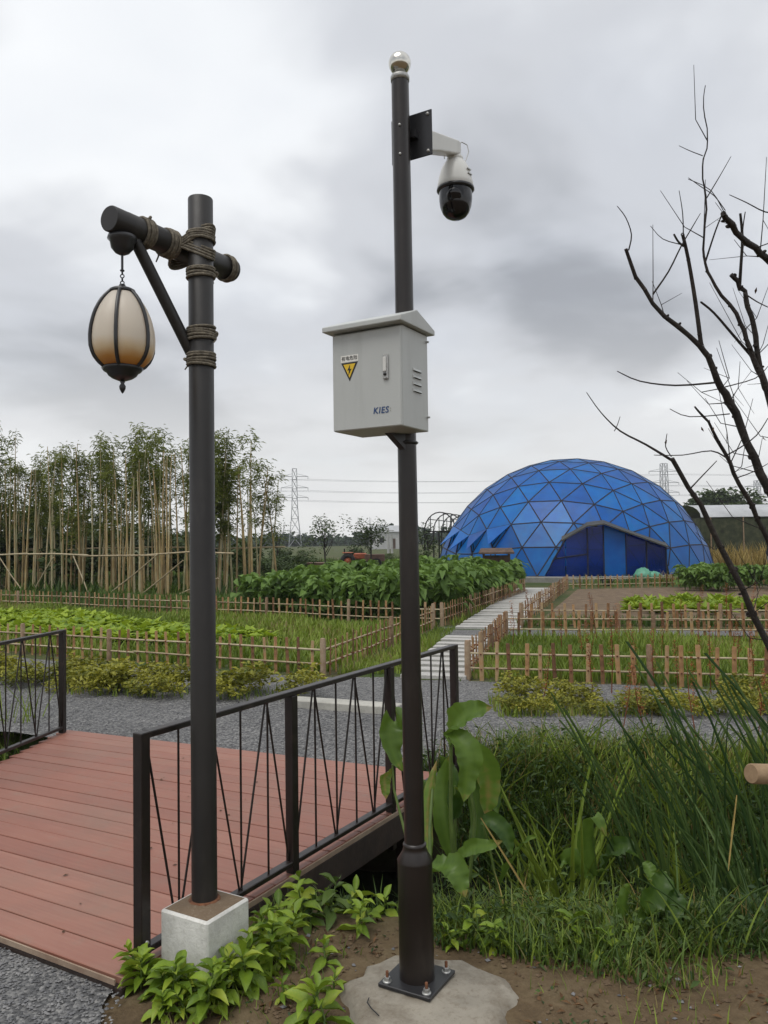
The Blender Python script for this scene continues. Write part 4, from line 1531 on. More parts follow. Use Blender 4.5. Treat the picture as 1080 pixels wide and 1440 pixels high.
def wall_panel(name, pts, mat, off=0.0, th=0.02):
    n = len(pts)
    V = [(x, wall_y(x) + off, z) for x, z in pts] + [(x, wall_y(x) + off + th, z) for x, z in pts]
    return MB().add(V, [tuple(range(n))[::-1], tuple(range(n, 2 * n))] + [(i, (i + 1) % n, (i + 1) % n + n, i + n) for i in range(n)]).build(name, mat, dome)


TOP = lambda x: float(np.interp(x, [-0.92, -0.17, 0.62, 1.22, 3.36], [0.25, 1.55, 1.98, 2.03, 1.24]))
ent = [(-0.92, -0.17), (-0.17, 0.62), (0.62, 1.20), (1.20, 1.98), (1.98, 2.72), (2.72, 3.42)]
for i, (a, b) in enumerate(ent):
    pts = [(a + 0.02, 0.02), (a + 0.02, TOP(a + 0.02)), (b - 0.02, TOP(b - 0.02)), (b - 0.02, 0.02)]
    wall_panel('door' if i in (3, 4) else 'entrance_pane', pts, M['film'] if i == 3 else M['door_film'], -0.05 if i == 3 else 0.0)
for x in (0.62, 1.20, 1.98, 2.72, 3.42):
    MB().box((x, wall_y(x), TOP(x) / 2), (0.05, 0.06, TOP(x) - 0.02)).build('mullion', M['strut'], dome)
MB().tube([(-0.95, wall_y(-0.95), 0.2), (-0.17, wall_y(-0.17) - 0.02, 1.55)], 0.03, 4).build('mullion', M['strut'], dome)
MB().tube([(0.62, wall_y(0.62) - 0.02, 1.0), (-0.55, wall_y(-0.55) - 0.01, 0.85)], 0.025, 4).build('mullion', M['strut'], dome)
# entrance canopy: folded grey sheets that reach forward
co = [(-0.30, 1.50, 0.0), (0.62, 2.02, 0.30), (1.22, 2.09, 0.45), (3.46, 1.22, 0.40)]
inn = [Vector((x, wall_y(x) + 0.05, z)) for x, z, _ in co]
outr = [Vector((x, wall_y(x) - d, z + 0.02)) for x, z, d in co]
bk = []
for x, z, d in co:
    zz = z + 0.16
    bk.append(Vector((x, -math.sqrt(max(0.1, DR ** 2 - (zz - DZC) ** 2 - x * x)) + 0.02, zz)))
V = outr + bk + [p - Vector((0, 0, 0.05)) for p in outr] + [p - Vector((0, 0, 0.16)) for p in bk]
F = []
for i in range(3):
    F += [(i, i + 1, i + 5, i + 4), (i + 8, i + 12, i + 13, i + 9), (i, i + 8, i + 9, i + 1)]
MB().add(V, F).build('canopy', M['canopy'], dome)

# things at the dome
for k, (x, y_, r) in enumerate(((905, 816, 0.33), (919, 818, 0.30))):
    p = G(x, y_)
    p = D(x, y_, 28.6)
    mb = MB()
    V, F = [], []
    for i in range(7):
        for j in range(12):
            a = 2 * PI * j / 12
            t = i / 6
            rr = r * (0.75 + 0.35 * math.sin(PI * t) - 0.45 * t ** 3) * (1 + 0.1 * math.sin(3 * a + k) + RNG.normal(0, 0.04))
            V.append((rr * math.cos(a), rr * 0.7 * math.sin(a), t * r * (1.5 if k == 0 else 1.2) + RNG.normal(0, 0.025)))
    for i in range(6):
        for j in range(12):
            F.append((i * 12 + j, i * 12 + (j + 1) % 12, (i + 1) * 12 + (j + 1) % 12, (i + 1) * 12 + j))
    F.append(tuple(72 + j for j in range(12)))
    o = mb.add(V, F, True).build('sack', M['sack'], None, (p[0], 28.6, 0.0))
    tag(o, ['taller green sack standing before the dome entrance', 'lower green sack slumped at the right of the taller one'][k], 'sack')
p = D(852, 822, 26.6)
cr_ = thing('crate', 'small black crate behind the pale fence before the dome', 'crate', (p[0], 26.6, 0))
MB().box((0, 0, 0.22), (0.34, 0.3, 0.04)).box((0, 0, 0.03), (0.34, 0.3, 0.05)).build('slats', M['ink'], cr_)
for sx_ in (-1, 1):
    for sy_ in (-1, 1):
        MB().box((sx_ * 0.15, sy_ * 0.13, 0.13), (0.04, 0.04, 0.2)).build('corner', M['ink'], cr_)

# roofed board among the crops
p = D(698, 785, 23.0)
sg = thing('roofed_board', 'small brown board with a flat little roof rising from the tall crop', 'sign board', (p[0], 23.0, 0), -0.1)
MB().box((0, 0, 0.88), (0.68, 0.05, 0.5), bev=0.01).build('board', M['roof_brown'], sg)
for x in (-0.36, 0.36):
    MB().box((x, 0, 0.60), (0.07, 0.07, 1.24), bev=0.008).build('post', M['roof_brown'], sg)
V = [(-0.50, -0.26, 1.22), (0.50, -0.26, 1.22), (0.44, 0, 1.34), (-0.44, 0, 1.34), (0.50, 0.26, 1.22), (-0.50, 0.26, 1.22)]
V += [(x, y_, z - 0.05) for x, y_, z in V]
MB().add(V, [(0, 1, 2, 3), (3, 2, 4, 5), (6, 9, 8, 7), (9, 11, 10, 8), (0, 6, 7, 1), (4, 10, 11, 5), (1, 7, 8, 2), (2, 8, 10, 4), (0, 3, 9, 6), (3, 5, 11, 9)]).build('roof', M['roof_brown'], sg)

# ------------------------------------------------------------------ far setting
# long tunnel shed at the right
x0 = D(960, 730, 52)[0]
sh = thing('tunnel_shed', 'long low shed with a pale sheet roof behind the dry reeds', 'shed', (x0, 52, 0))
mb = MB()
V, F = [], []
n_ = 10
for i in range(n_ + 1):
    a = PI * i / n_
    V += [(0, -3 * math.cos(a), 2.75 + 0.85 * math.sin(a)), (34, -3 * math.cos(a), 2.75 + 0.85 * math.sin(a))]
for i in range(n_):
    F.append((2 * i, 2 * i + 1, 2 * i + 3, 2 * i + 2))
mb.add(V, F, True).build('roof', M['sheet_grey'], sh)
MB().box((17, -2.9, 1.35), (34, 0.06, 2.7)).build('front_wall', M['net_dark'], sh)
MB().box((0.0, 0, 1.35), (0.06, 5.7, 2.7)).build('end_wall', M['net_dark'], sh)
for i in range(9):
    MB().tube([(i * 2.0 + 0.6, -2.98, 0), (i * 2.0 + 0.6, -2.98, 2.75)], 0.04, 5).build('post', M['fence_post'], sh)


def bush_mesh(name, n, rx, ry, h, L_, W_, mat, seed, clumps=9, tpl=LEAF2, base=0.0):
    r = np.random.default_rng(seed)
    cc = np.stack([r.normal(0, 0.42, clumps) * rx, r.normal(0, 0.42, clumps) * ry, base + (h - base) * r.uniform(0.25, 0.85, clumps)], -1)
    cs = r.uniform(0.25, 0.5, clumps)
    ct = r.uniform(0, 0.5, clumps)
    k = r.integers(0, clumps, n)
    d = r.normal(0, 1, (n, 3))
    d /= np.linalg.norm(d, axis=1)[:, None]
    rad = r.uniform(0.35, 1.0, n) ** 0.6
    pos = cc[k] + d * (rad * cs[k])[:, None] * np.array([rx, ry, h * 0.5])
    pos[:, 2] = np.maximum(pos[:, 2], 0.02)
    az = np.arctan2(d[:, 1], d[:, 0]) + r.normal(0, 0.6, n)
    el = r.uniform(-0.5, 0.8, n)
    V, F, T = scatter(*tpl, leaf_mats(az, el, L_ * r.uniform(0.6, 1.2, n), W_ * r.uniform(0.7, 1.2, n), r.normal(0, 0.6, n)), pos, np.clip(ct[k] + r.uniform(0, 0.5, n), 0, 1))
    return raw_mesh(name, V, F, mat, T)


def trunk_of(h, r0, seed, n=4):
    rr = random.Random(seed)
    mb = MB()
    mb.tube([(0, 0, -0.1), (rr.uniform(-.05, .05) * h, rr.uniform(-.05, .05) * h, h * 0.45), (rr.uniform(-.06, .06) * h, 0, h * 0.8)], [r0, r0 * 0.7, r0 * 0.3], 7)
    for k in range(n):
        z = h * rr.uniform(0.25, 0.6)
        a = rr.uniform(0, 6.28)
        mb.tube([(0, 0, z), (math.cos(a) * h * .1, math.sin(a) * h * .1, z + h * .18), (math.cos(a) * h * .16, math.sin(a) * h * .16, z + h * .38)], [r0 * .45, r0 * .3, r0 * .12], 5)
    return mb


# two young trees beyond the crops
def young_tree(label, px_, Y, top_y, seed, dense, cat='tree', rx=0.9, mat='bush'):
    p = D(px_, 760, Y)
    h = 1.6 + (760 - top_y) / FPX * Y
    t = thing('young_tree', label, cat, (p[0], Y, 0))
    trunk_of(h, 0.05 * h / 3, seed, 9).build('trunk', M['bark'], t)
    link('crown', bush_mesh('crown', dense, rx, rx, h * 0.98, 0.17, 0.09, M[mat], seed, 16, LEAF2, h * 0.28), t)


young_tree('sparse young tree with twiggy crown to the left of the orange tractor', 458, 42, 722, 3, 520, rx=1.15)
young_tree('dense young tree with an upright crown beside the orange tractor', 521, 45, 724, 5, 900, rx=0.95)
young_tree('thin bare topped young tree just right of the bamboo grove', 391, 48, 728, 8, 160, rx=0.9)
young_tree('young leafy tree in front of the arched pipe frame', 602, 40, 735, 9, 330, rx=0.7)
# broad round tree behind the shed
p = D(1008, 720, 110)
bt = thing('round_tree', 'broad dark round tree rising behind the long shed roof', 'tree', (p[0], 110, 0))
trunk_of(7.0, 0.25, 4).build('trunk', M['bark'], bt)
link('crown', bush_mesh('crown', 5200, 4.4, 4.0, 7.6, 0.8, 0.42, M['bush'], 21, 26, LEAF2, 2.5), bt)
p = D(1056, 722, 120)
bt = thing('round_tree', 'smaller dark tree far right behind the long shed roof', 'tree', (p[0], 120, 0))
trunk_of(5.5, 0.2, 6).build('trunk', M['bark'], bt)
link('crown', bush_mesh('crown', 1200, 1.7, 1.7, 6.6, 0.7, 0.4, M['bush'], 22, 10, LEAF2, 2.5), bt)

# shrubs behind the bamboo and along the field edge
BUSH = [bush_mesh('bush', 900, 1.3, 1.1, 1.7, 0.22, 0.12, M['bush'], 30 + k, 12) for k in range(4)]
kb = 0
for px_, Y, s in [(-60, 30, 1.5), (0, 31, 1.4), (40, 33, 2.0), (70, 34, 2.1), (110, 31, 1.5), (160, 33, 1.5), (205, 31, 1.4), (250, 33, 1.3), (300, 32, 1.2), (345, 30, 1.1)]:
    p = D(px_, 768, Y)
    o = link('bush', BUSH[kb % 4], None, (p[0], Y, 0), (0, 0, RNG.uniform(0, 6)), (s, s, s * RNG.uniform(0.9, 1.1)))
    tag(o, 'dark green bush growing behind the bamboo stalks', 'bush', 'bushes behind the bamboo grove')
    kb += 1
for px_, Y, s in [(372, 36, .8), (398, 38, .75), (420, 37, .7), (445, 41, .6), (470, 40, .55), (396, 50, .9), (425, 52, .9), (500, 55, .8), (545, 58, .6), (585, 44, .7), (600, 36, .8)]:
    p = D(px_, 768, Y)
    o = link('bush', BUSH[kb % 4], None, (p[0], Y, -0.1), (0, 0, RNG.uniform(0, 6)), (s, s, s * RNG.uniform(0.75, 1.0)))
    tag(o, 'low green bush in the field between grove and dome', 'bush', 'bushes along the field behind the crops')
    kb += 1

# brown field beds behind the crops
sheet('tilled_bed', [(-3.2, 36), (3.8, 34), (5, 60), (-6, 62)], 0.004, M['bare_soil'])
sheet('soil_bed', [(2.75, 14.8), (11.3, 13.5), (12.4, 25.5), (6.0, 25.0)], 0.003, M['bare_soil'])
p = D(444, 788, 38)
pb = thing('planter_box', 'reddish brown wooden planter box left of the sparse young tree', 'planter', (p[0], 38, 0))
MB().box((0, 0, 0.28), (0.75, 0.5, 0.56), bev=0.01).build('box', M['planter'], pb)
MB().box((0, 0, 0.58), (0.82, 0.57, 0.05), bev=0.01).build('rim', M['planter'], pb)

# orange tractor and trailer
p = D(498, 785, 46)
tr = thing('tractor', 'small orange farm tractor parked in the field', 'tractor', (p[0], 46, 0), PI)
MB().box((-0.35, 0, 0.72), (0.75, 0.36, 0.36), bev=0.06).build('bonnet', M['orange'], tr)
MB().box((0.25, 0, 0.62), (0.62, 0.46, 0.18), bev=0.03).build('chassis', M['orange'], tr)
MB().box((0.38, 0, 0.86), (0.34, 0.36, 0.07), bev=0.02).box((0.55, 0, 1.02), (0.07, 0.36, 0.3), bev=0.02).build('seat', M['tyre'], tr)
MB().tube([(0.02, 0, 0.85), (0.12, 0, 1.08)], 0.02, 6).torus((0.13, 0, 1.1), 0.14, 0.018, (0.4, 0, 1)).build('steering_wheel', M['tyre'], tr)
MB().tube([(-0.45, 0.1, 0.88), (-0.45, 0.1, 1.2)], 0.025, 6).build('exhaust', M['tyre'], tr)
for s in (-1, 1):
    MB().torus((0.35, s * 0.38, 0.45), 0.32, 0.13, (0, 1, 0), 20, 8).build('rear_wheel', M['tyre'], tr)
    MB().lathe([(0, 0.06), (0.2, 0.05), (0.22, -0.05), (0, -0.06)], 16, (0.35, s * 0.38, 0.45), rot=Matrix.Rotation(PI / 2, 3, 'X')).build('hub', M['orange'], tr)
    MB().torus((-0.55, s * 0.33, 0.28), 0.19, 0.08, (0, 1, 0), 18, 8).build('front_wheel', M['tyre'], tr)
    MB().box((0.35, s * 0.38, 0.93), (0.62, 0.24, 0.05), bev=0.02).build('mudguard', M['orange'], tr)
p = D(527, 785, 46)
tl = thing('trailer', 'low wooden sided trailer standing behind the orange tractor', 'trailer', (p[0], 46, 0))
MB().box((0, 0, 0.62), (1.15, 0.8, 0.4), bev=0.015).build('bed', M['planter'], tl)
MB().tube([(-0.55, 0, 0.5), (-1.0, 0, 0.45)], 0.03, 6).build('drawbar', M['tyre'], tl)
for s in (-1, 1):
    MB().torus((0.1, s * 0.44, 0.3), 0.22, 0.08, (0, 1, 0), 18, 8).build('wheel', M['tyre'], tl)

# pipe frame of a tunnel left of the dome
p0 = D(597, 745, 40)
fx = p0[0]
tf = thing('pipe_frame', 'bare arched pipe frame standing left of the blue dome', 'tunnel frame', (fx, 40, 0), -0.15)
Wd, ez, ah = 1.55, 2.02, 0.95
for k in range(4):
    yk = k * 2.2
    xs = k * 0.25
    arch = [(xs + Wd / 2 - Wd / 2 * math.cos(a), yk, ez + ah * math.sin(a)) for a in np.linspace(0, PI, 13)]
    MB().tube(arch, 0.032, 6).build('arch', M['mesh_dark'], tf)
    MB().tube([(xs, yk, ez), (xs + Wd, yk, ez)], 0.03, 6).build('tie_bar', M['mesh_dark'], tf)
    for x in (0.3, 0.95, 1.3):
        MB().tube([(xs + x, yk, ez), (xs + x, yk, ez + ah * math.sin(math.acos(1 - 2 * x / Wd)))], 0.022, 5).build('strut', M['mesh_dark'], tf)
    for x in (0.0, 0.72, Wd):
        MB().tube([(xs + x, yk, -0.1), (xs + x, yk, ez)], 0.04, 6).build('post', M['mesh_dark'], tf)
for a in (0.0, 0.7, PI / 2, PI - 0.7, PI):
    q = (Wd / 2 - Wd / 2 * math.cos(a), ez + ah * math.sin(a))
    MB().tube([(q[0], 0, q[1]), (q[0] + 0.75, 6.6, q[1])], 0.022, 5).build('purlin', M['mesh_dark'], tf)

# pale house and concrete poles far off
p = D(541, 757, 150)
hs = thing('far_house', 'tiny pale house far across the fields beside the concrete poles', 'house', (p[0], 150, 0), 0.3)
MB().box((0, 0, 1.6), (5, 4, 3.2)).build('wall', M['wall_white'], hs)
V = [(-2.8, -2.3, 3.2), (2.8, -2.3, 3.2), (2.8, 2.3, 3.2), (-2.8, 2.3, 3.2), (-2.8, 0, 4.4), (2.8, 0, 4.4)]
MB().add(V, [(0, 1, 5, 4), (2, 3, 4, 5), (1, 2, 5), (3, 0, 4), (3, 2, 1, 0)]).build('roof', M['sheet_grey'], hs)
MB().box((-1.2, -2.02, 1.7), (0.9, 0.06, 1.0)).build('window', M['ink'], hs)
MB().box((1.0, -2.02, 1.0), (0.9, 0.06, 1.9)).build('door', M['roof_brown'], hs)
for k, (px_, top, lab) in enumerate(((546, 743, 'tall concrete utility pole far off right of the orange tractor'), (551, 752, 'shorter concrete utility pole beside the taller far one'))):
    p = D(px_, 760, 100)
    h = 1.6 + (760 - top) / FPX * 100
    up = thing('utility_pole', lab, 'utility pole', (p[0], 100, 0))
    MB().tube([(0, 0, 0), (0, 0, h)], [0.17, 0.11], 8).build('shaft', M['pole_concrete'], up)
    MB().box((0, 0, h - 0.3), (1.5, 0.1, 0.1)).build('crossarm', M['pole_concrete'], up)


def pylon(label, px_, top, Y, base_w, s=1.0):
    p = D(px_, 758, Y)
    H_ = 1.6 + (758 - top) / FPX * Y
    t = thing('pylon', label, 'pylon', (p[0], Y, 0), 0.15)
    r = 0.10 * Y / 250 * s
    mb = MB()
    lv = [0, 0.18, 0.36, 0.5, 0.62, 0.74, 0.86, 1.0]

    def hw(f):
        return base_w * float(np.interp(f, [0, 0.36, 0.55, 1.0], [1.0, 0.55, 0.42, 0.34])) / 2
    cs = [(-1, -1), (1, -1), (1, 1), (-1, 1)]
    for sx_, sy_ in cs:
        mb.tube([(sx_ * hw(f), sy_ * hw(f), f * H_) for f in lv], r, 4)
    for a, b in zip(lv[:-1], lv[1:]):
        for k in range(4):
            (ax_, ay_), (bx_, by_) = cs[k], cs[(k + 1) % 4]
            mb.tube([(ax_ * hw(a), ay_ * hw(a), a * H_), (bx_ * hw(b), by_ * hw(b), b * H_)], r * 0.6, 3)
            mb.tube([(bx_ * hw(a), by_ * hw(a), a * H_), (ax_ * hw(b), ay_ * hw(b), b * H_)], r * 0.6, 3)
            mb.tube([(ax_ * hw(b), ay_ * hw(b), b * H_), (bx_ * hw(b), by_ * hw(b), b * H_)], r * 0.6, 3)
    mb.build('lattice_tower', M['steel_lattice'], t)
    tips = []
    for f in (0.9, 0.755, 0.63):
        w = base_w * 1.05
        for sg_ in (-1, 1):
            m2 = MB().tube([(sg_ * hw(f), 0, f * H_), (sg_ * w, 0, f * H_)], r * 0.9, 4).tube([(sg_ * hw(f), 0, (f + 0.035) * H_), (sg_ * w, 0, f * H_)], r * 0.6, 3)
            m2.tube([(sg_ * w, 0, f * H_), (sg_ * w, 0, f * H_ - 0.9)], r * 0.8, 4)
            m2.build('cross_arm', M['steel_lattice'], t)
            tips.append((p[0] + sg_ * w, Y, f * H_ - 0.9))
    return tips


t1 = pylon('lattice power pylon on the horizon right of the bamboo grove', 415, 655, 250, 4.0)
t2 = pylon('lattice power pylon rising behind the right shoulder of the dome', 936, 655, 260, 4.9)
t3 = pylon('faint distant power pylon at the far right behind the bare branches', 1067, 681, 420, 6.5)
t0 = [(x - 330, 262, z) for x, _, z in t1]
for set_a, set_b, lab in ((t1, t2, 'power lines strung between the two nearer pylons'), (t2, [(x + 300, 300, z) for x, _, z in t2], 'power lines leading off to the right from the pylon behind the dome'), (t0, t1, 'power lines coming in from the left behind the bamboo grove')):
    mb = MB()
    for a, b in zip(set_a, set_b):
        pts = []
        for i in range(25):
            t = i / 24
            q = np.array(a) * (1 - t) + np.array(b) * t
            q[2] -= 3.0 * 4 * t * (1 - t) * 0.5
            pts.append(q)
        mb.tube(pts, 0.04, 3, caps=False)
    o = tag(mb.build('power_lines', M['steel_lattice']), lab, 'power line')

# far treeline: one mass on the horizon
n = 46000
tx = RNG.uniform(-420, 520, n)
ty = 255 + 60 * RNG.uniform(0, 1, n)
hmax = 3.4 + 1.3 * np.sin(tx * 0.045) + 0.9 * np.sin(tx * 0.17 + 1) + 0.7 * np.sin(tx * 0.61) + np.maximum(0, np.sin(tx * 1.9 + 2 * np.sin(tx * .37))) ** 3 * 1.4
tz = RNG.uniform(0, 1, n) ** 0.8 * np.maximum(hmax, 1.2)
V, F, T = scatter(*LEAF2, leaf_mats(RNG.uniform(0, 6.28, n), RNG.uniform(-0.3, 1.0, n), RNG.uniform(1.3, 2.6, n), RNG.uniform(0.9, 1.7, n), RNG.normal(0, 0.7, n)), np.stack([tx, ty, tz], -1), np.clip(0.35 + 0.3 * np.sin(tx * 0.3) + RNG.uniform(-.3, .3, n), 0, 1))
tag(link('far_treeline', raw_mesh('far_treeline', V, F, M['treeline'], T)), kind='stuff')

# ------------------------------------------------------------------ bamboo grove
def culm_mesh(seed, h):
    r = random.Random(seed)
    mb = MB()
    n_ = 9
    lx, ly = r.uniform(-.25, .25), r.uniform(-.2, .2)
    pts = [(lx * (i / n_) ** 2, ly * (i / n_) ** 2, -0.1 + (h + 0.1) * i / n_) for i in range(n_ + 1)]
    mb.tube(pts, [0.038 * (1 - 0.72 * i / n_) for i in range(n_ + 1)], 7)
    z = 0.3
    while z < h * 0.9:
        f = z / h
        mb.torus((lx * f * f, ly * f * f, z), 0.038 * (1 - 0.72 * f), 0.0045, n=7, m=4)
        z += r.uniform(0.28, 0.36)
    return mb.mesh('culm', M['culm'])


def bamboo_foliage(seed, h, nsp, lo=0.38):
    r = np.random.default_rng(seed)
    P_, A_, E_, T_ = [], [], [], []
    for k in range(int(nsp * 1.35)):
        f = lo + (1.02 - lo) * r.uniform(0, 1) ** 0.85
        a = r.uniform(0, 6.28)
        ln = r.uniform(0.05, 0.34) * (1.25 - f * 0.55)
        c = np.array([math.cos(a) * ln, math.sin(a) * ln, h * f + r.uniform(0, 0.25)])
        tn = r.uniform(0, 0.7)
        for q in range(int(r.integers(9, 17))):
            P_.append(c + r.normal(0, 0.09, 3))
            A_.append(a + r.normal(0, 1.1)); E_.append(r.uniform(-0.9, 0.35)); T_.append(np.clip(tn + r.uniform(-.15, .3), 0, 1))
    k = len(P_)
    V, F, T = scatter(*LEAF2, leaf_mats(np.array(A_), np.array(E_), r.uniform(0.12, 0.21, k), r.uniform(0.020, 0.036, k), r.normal(0, .5, k)), np.array(P_), np.array(T_))
    return raw_mesh('foliage', V, F, M['bamboo_leaf'], T)


HS = [3.5, 3.9, 4.2, 4.5, 4.8, 4.3]
CULM = [culm_mesh(k, h) for k, h in enumerate(HS)]
FOL = [bamboo_foliage(60 + k, HS[k % 6], ns, lo) for k, (ns, lo) in enumerate([(20, .45), (26, .42), (30, .46), (34, .40), (30, .5), (22, .38), (12, .5), (14, .6), (40, .40), (36, .44), (24, .46), (16, .58)])]
gv = np.array([-0.866, 0.5])
g0 = np.array([-4.45, 22.8])
for k in range(172):
    t = RNG.uniform(0, 15.0)
    dp = RNG.uniform(0, 2.6)
    p = g0 + gv * t + DU * dp
    j = int(RNG.integers(6))
    bare = RNG.uniform() < (0.8 if dp < 0.9 else 0.36 + 0.34 * math.sin(t * 2.3 + 0.5))
    hsc = (0.92 + 0.16 * min(1, t / 6) + RNG.normal(0, .05)) * (0.93 if bare else 1.0) * (1 - 0.07 * math.sin(t * 1.9 + 1) * (not bare))
    o = thing('bamboo', 'tan bamboo stalk stripped nearly bare in the grove' if bare else 'bamboo stalk with leafy green top in the grove', 'bamboo', (p[0], p[1], 0), RNG.uniform(0, 6.28), 'bare bamboo stalks of the grove' if bare else 'leafy bamboo stalks of the grove')
    o.rotation_euler = (RNG.normal(0, .03), RNG.normal(0, .03), RNG.uniform(0, 6.28))
    o.scale = (1, 1, hsc)
    link('culm', CULM[j], o)
    if not bare:
        link('foliage', FOL[j + 6 * int(RNG.integers(2))], o)
bf = thing('bamboo_scaffold', 'horizontal bamboo rails and leaning props lashed along the grove', 'bamboo scaffold', (g0[0], g0[1], 0))


def bpole(a, b, r=0.028, name='rail'):
    a, b = Vector(a), Vector(b)
    m_ = (a + b) / 2 + Vector((0, 0, RNG.normal(0, .03)))
    MB().tube([a, m_, b], [r, r * 0.95, r * 0.85], 7).build(name, M['bamboo_rail'], bf)


for k in range(5):
    a, b = gv * (k * 3.0 - 0.3), gv * (k * 3.0 + 3.1)
    off = -DU * 0.12
    for z in (1.28,):
        bpole((a[0] + off[0], a[1] + off[1], z + RNG.normal(0, .03)), (b[0] + off[0], b[1] + off[1], z + RNG.normal(0, .04)))
    a2, b2 = gv * (k * 3.0 - 0.2) + DU * 2.4, gv * (k * 3.0 + 3.1) + DU * 2.4
    bpole((a2[0], a2[1], 1.45), (b2[0], b2[1], 1.45 + RNG.normal(0, .04)))
for t0_, t1_, z0, z1 in ((4.6, 2.6, 0.1, 1.3), (5.6, 6.4, 0.05, 1.25), (8.9, 10.2, 0.1, 1.2), (0.2, 1.8, 0.6, 0.1), (3.2, 1.6, 0.1, 1.1), (7.3, 8.4, 1.2, 0.05)):
    a, b = gv * t0_ - DU * 0.2, gv * t1_ - DU * 0.14
    bpole((a[0], a[1], z0), (b[0], b[1], z1), 0.022, 'prop')

# ------------------------------------------------------------------ crops and beds
def crop_mesh(seed, h, n):
    r = np.random.default_rng(seed)
    P_ = np.stack([r.normal(0, .12, n), r.normal(0, .12, n), h * (0.25 + 0.75 * r.uniform(0, 1, n) ** 0.7)], -1)
    az = r.uniform(0, 6.28, n)
    el = r.normal(-0.15, 0.45, n)
    V, F, T = scatter(*LEAF3D, leaf_mats(az, el, r.uniform(0.16, 0.30, n), r.uniform(0.10, 0.17, n), r.normal(0, .4, n)), P_, np.clip(P_[:, 2] / h * 0.35 + r.uniform(0, .45, n), 0, 1))
    mb = MB()
    for k in range(4):
        a = r.uniform(0, 6.28)
        mb.tube([(0, 0, -.05), (0.05 * math.cos(a), .05 * math.sin(a), h * .5), (.13 * math.cos(a), .13 * math.sin(a), h * .92)], [.012, .010, .006], 5)
    me = raw_mesh('crop_plant', V, F, M['crop'], T)
    bm2 = bmesh.new(); bm2.from_mesh(me)
    me2 = mb.mesh('s', M['stem'])
    n0 = len(bm2.faces)
    bm2.from_mesh(me2)
    bm2.faces.ensure_lookup_table()
    for f in list(bm2.faces)[n0:]:
        f.material_index = 1
    bm2.to_mesh(me); bm2.free()
    me.materials.append(M['stem'])
    return me


CROP = [crop_mesh(80 + k, 0.9 + 0.06 * (k % 4), 80) for k in range(6)]
pd = np.array([3.05, 8.67]); pd /= np.linalg.norm(pd)      # along the path
bd = np.array([-0.866, 0.5])
for i in range(10):
    for j in range(18):
        q = np.array(B0) + bd * (0.30 + 0.52 * i + RNG.normal(0, .06)) + pd * (0.45 + 0.52 * j + RNG.normal(0, .06))
        if RNG.uniform() < 0.04 or (i > 7 and j > 13):
            continue
        s = RNG.uniform(0.80, 1.04) * (1.0 if j < 12 else 1.06)
        o = link('crop_plant', CROP[RNG.integers(6)], None, (q[0], q[1], 0), (RNG.normal(0, .05), RNG.normal(0, .05), RNG.uniform(0, 6.28)), (s, s, s))
        tag(o, 'tall leafy crop plant in the dense green field before the dome', 'crop plant', 'tall leafy crop plants left of the slab path')
# lower green plants right of the dome
for k in range(46):
    q = G(RNG.uniform(975, 1150), RNG.uniform(826, 836))
    s = RNG.uniform(0.62, 0.8)
    o = link('crop_plant', CROP[RNG.integers(6)], None, (q[0], q[1] + RNG.uniform(0, 1.6), 0), (0, 0, RNG.uniform(0, 6.28)), (s, s, s))
    tag(o, 'bright green leafy plant in the bed right of the dome', 'crop plant', 'green leafy plants right of the dome')


def rosette(name, seed, n, L0, W0, mat, el0=0.7, tpl=LEAF3D):
    r = np.random.default_rng(seed)
    az = np.arange(n) * 2.4 + r.normal(0, .25, n)
    el = el0 + 0.5 * np.linspace(-0.6, 0.9, n) + r.normal(0, .15, n)
    V, F, T = scatter(*tpl, leaf_mats(az, el, L0 * r.uniform(.7, 1.1, n), W0 * r.uniform(.8, 1.15, n), r.normal(0, .25, n)), np.stack([r.normal(0, .012, n), r.normal(0, .012, n), r.uniform(0.0, .04, n)], -1), np.clip(r.uniform(.1, .8, n), 0, 1))
    return raw_mesh(name, V, F, mat, T)


LET = [rosette('lettuce', 120 + k, 20, 0.15, 0.105, M['lettuce'], 0.8) for k in range(5)]


def in_poly(x, y, poly):
    c = False
    for (x0, y0), (x1, y1) in zip(poly, poly[1:] + poly[:1]):
        if (y0 > y) != (y1 > y) and x < (x1 - x0) * (y - y0) / (y1 - y0) + x0:
            c = not c
    return c


BED = [tuple(G(x, y)[:2]) for x, y in [(-160, 862), (0, 866), (110, 868), (215, 884), (300, 893), (388, 896), (384, 908), (290, 912), (150, 906), (0, 900), (-160, 890)]]
bx = [p[0] for p in BED]; by = [p[1] for p in BED]
LQ = []
k = 0
while k < 700:
    x, y = RNG.uniform(min(bx), max(bx)), RNG.uniform(min(by), max(by))
    if not in_poly(x, y, BED):
        continue
    s = RNG.uniform(0.95, 1.6)
    k += 1
    LQ.append((x, y, s))
LQ.sort(key=lambda q: q[0] ** 2 + q[1] ** 2 + (400 if q[0] < -0.52 * q[1] else 0))
for k, (x, y, s) in enumerate(LQ[:300]):
    tag(link('lettuce', LET[k % 5], None, (x, y, 0), (0, 0, RNG.uniform(0, 6.28)), s), 'bright yellow green lettuce head in the left bed', 'lettuce', 'lettuces of the left bed')
lvs, lfs, lts = [], [], []
for k, (x, y, s) in enumerate(LQ[300:]):
    me = LET[k % 5]
    co = np.empty(len(me.vertices) * 3); me.vertices.foreach_get('co', co)
    fi = np.empty(len(me.loops), int); me.loops.foreach_get('vertex_index', fi)
    lfs.append(fi.reshape(-1, 4) + sum(len(q) for q in lvs))
    lvs.append(co.reshape(-1, 3) * s + np.array([x, y, 0]))
    ti = np.empty(len(me.vertices)); me.attributes['tint'].data.foreach_get('value', ti); lts.append(ti)
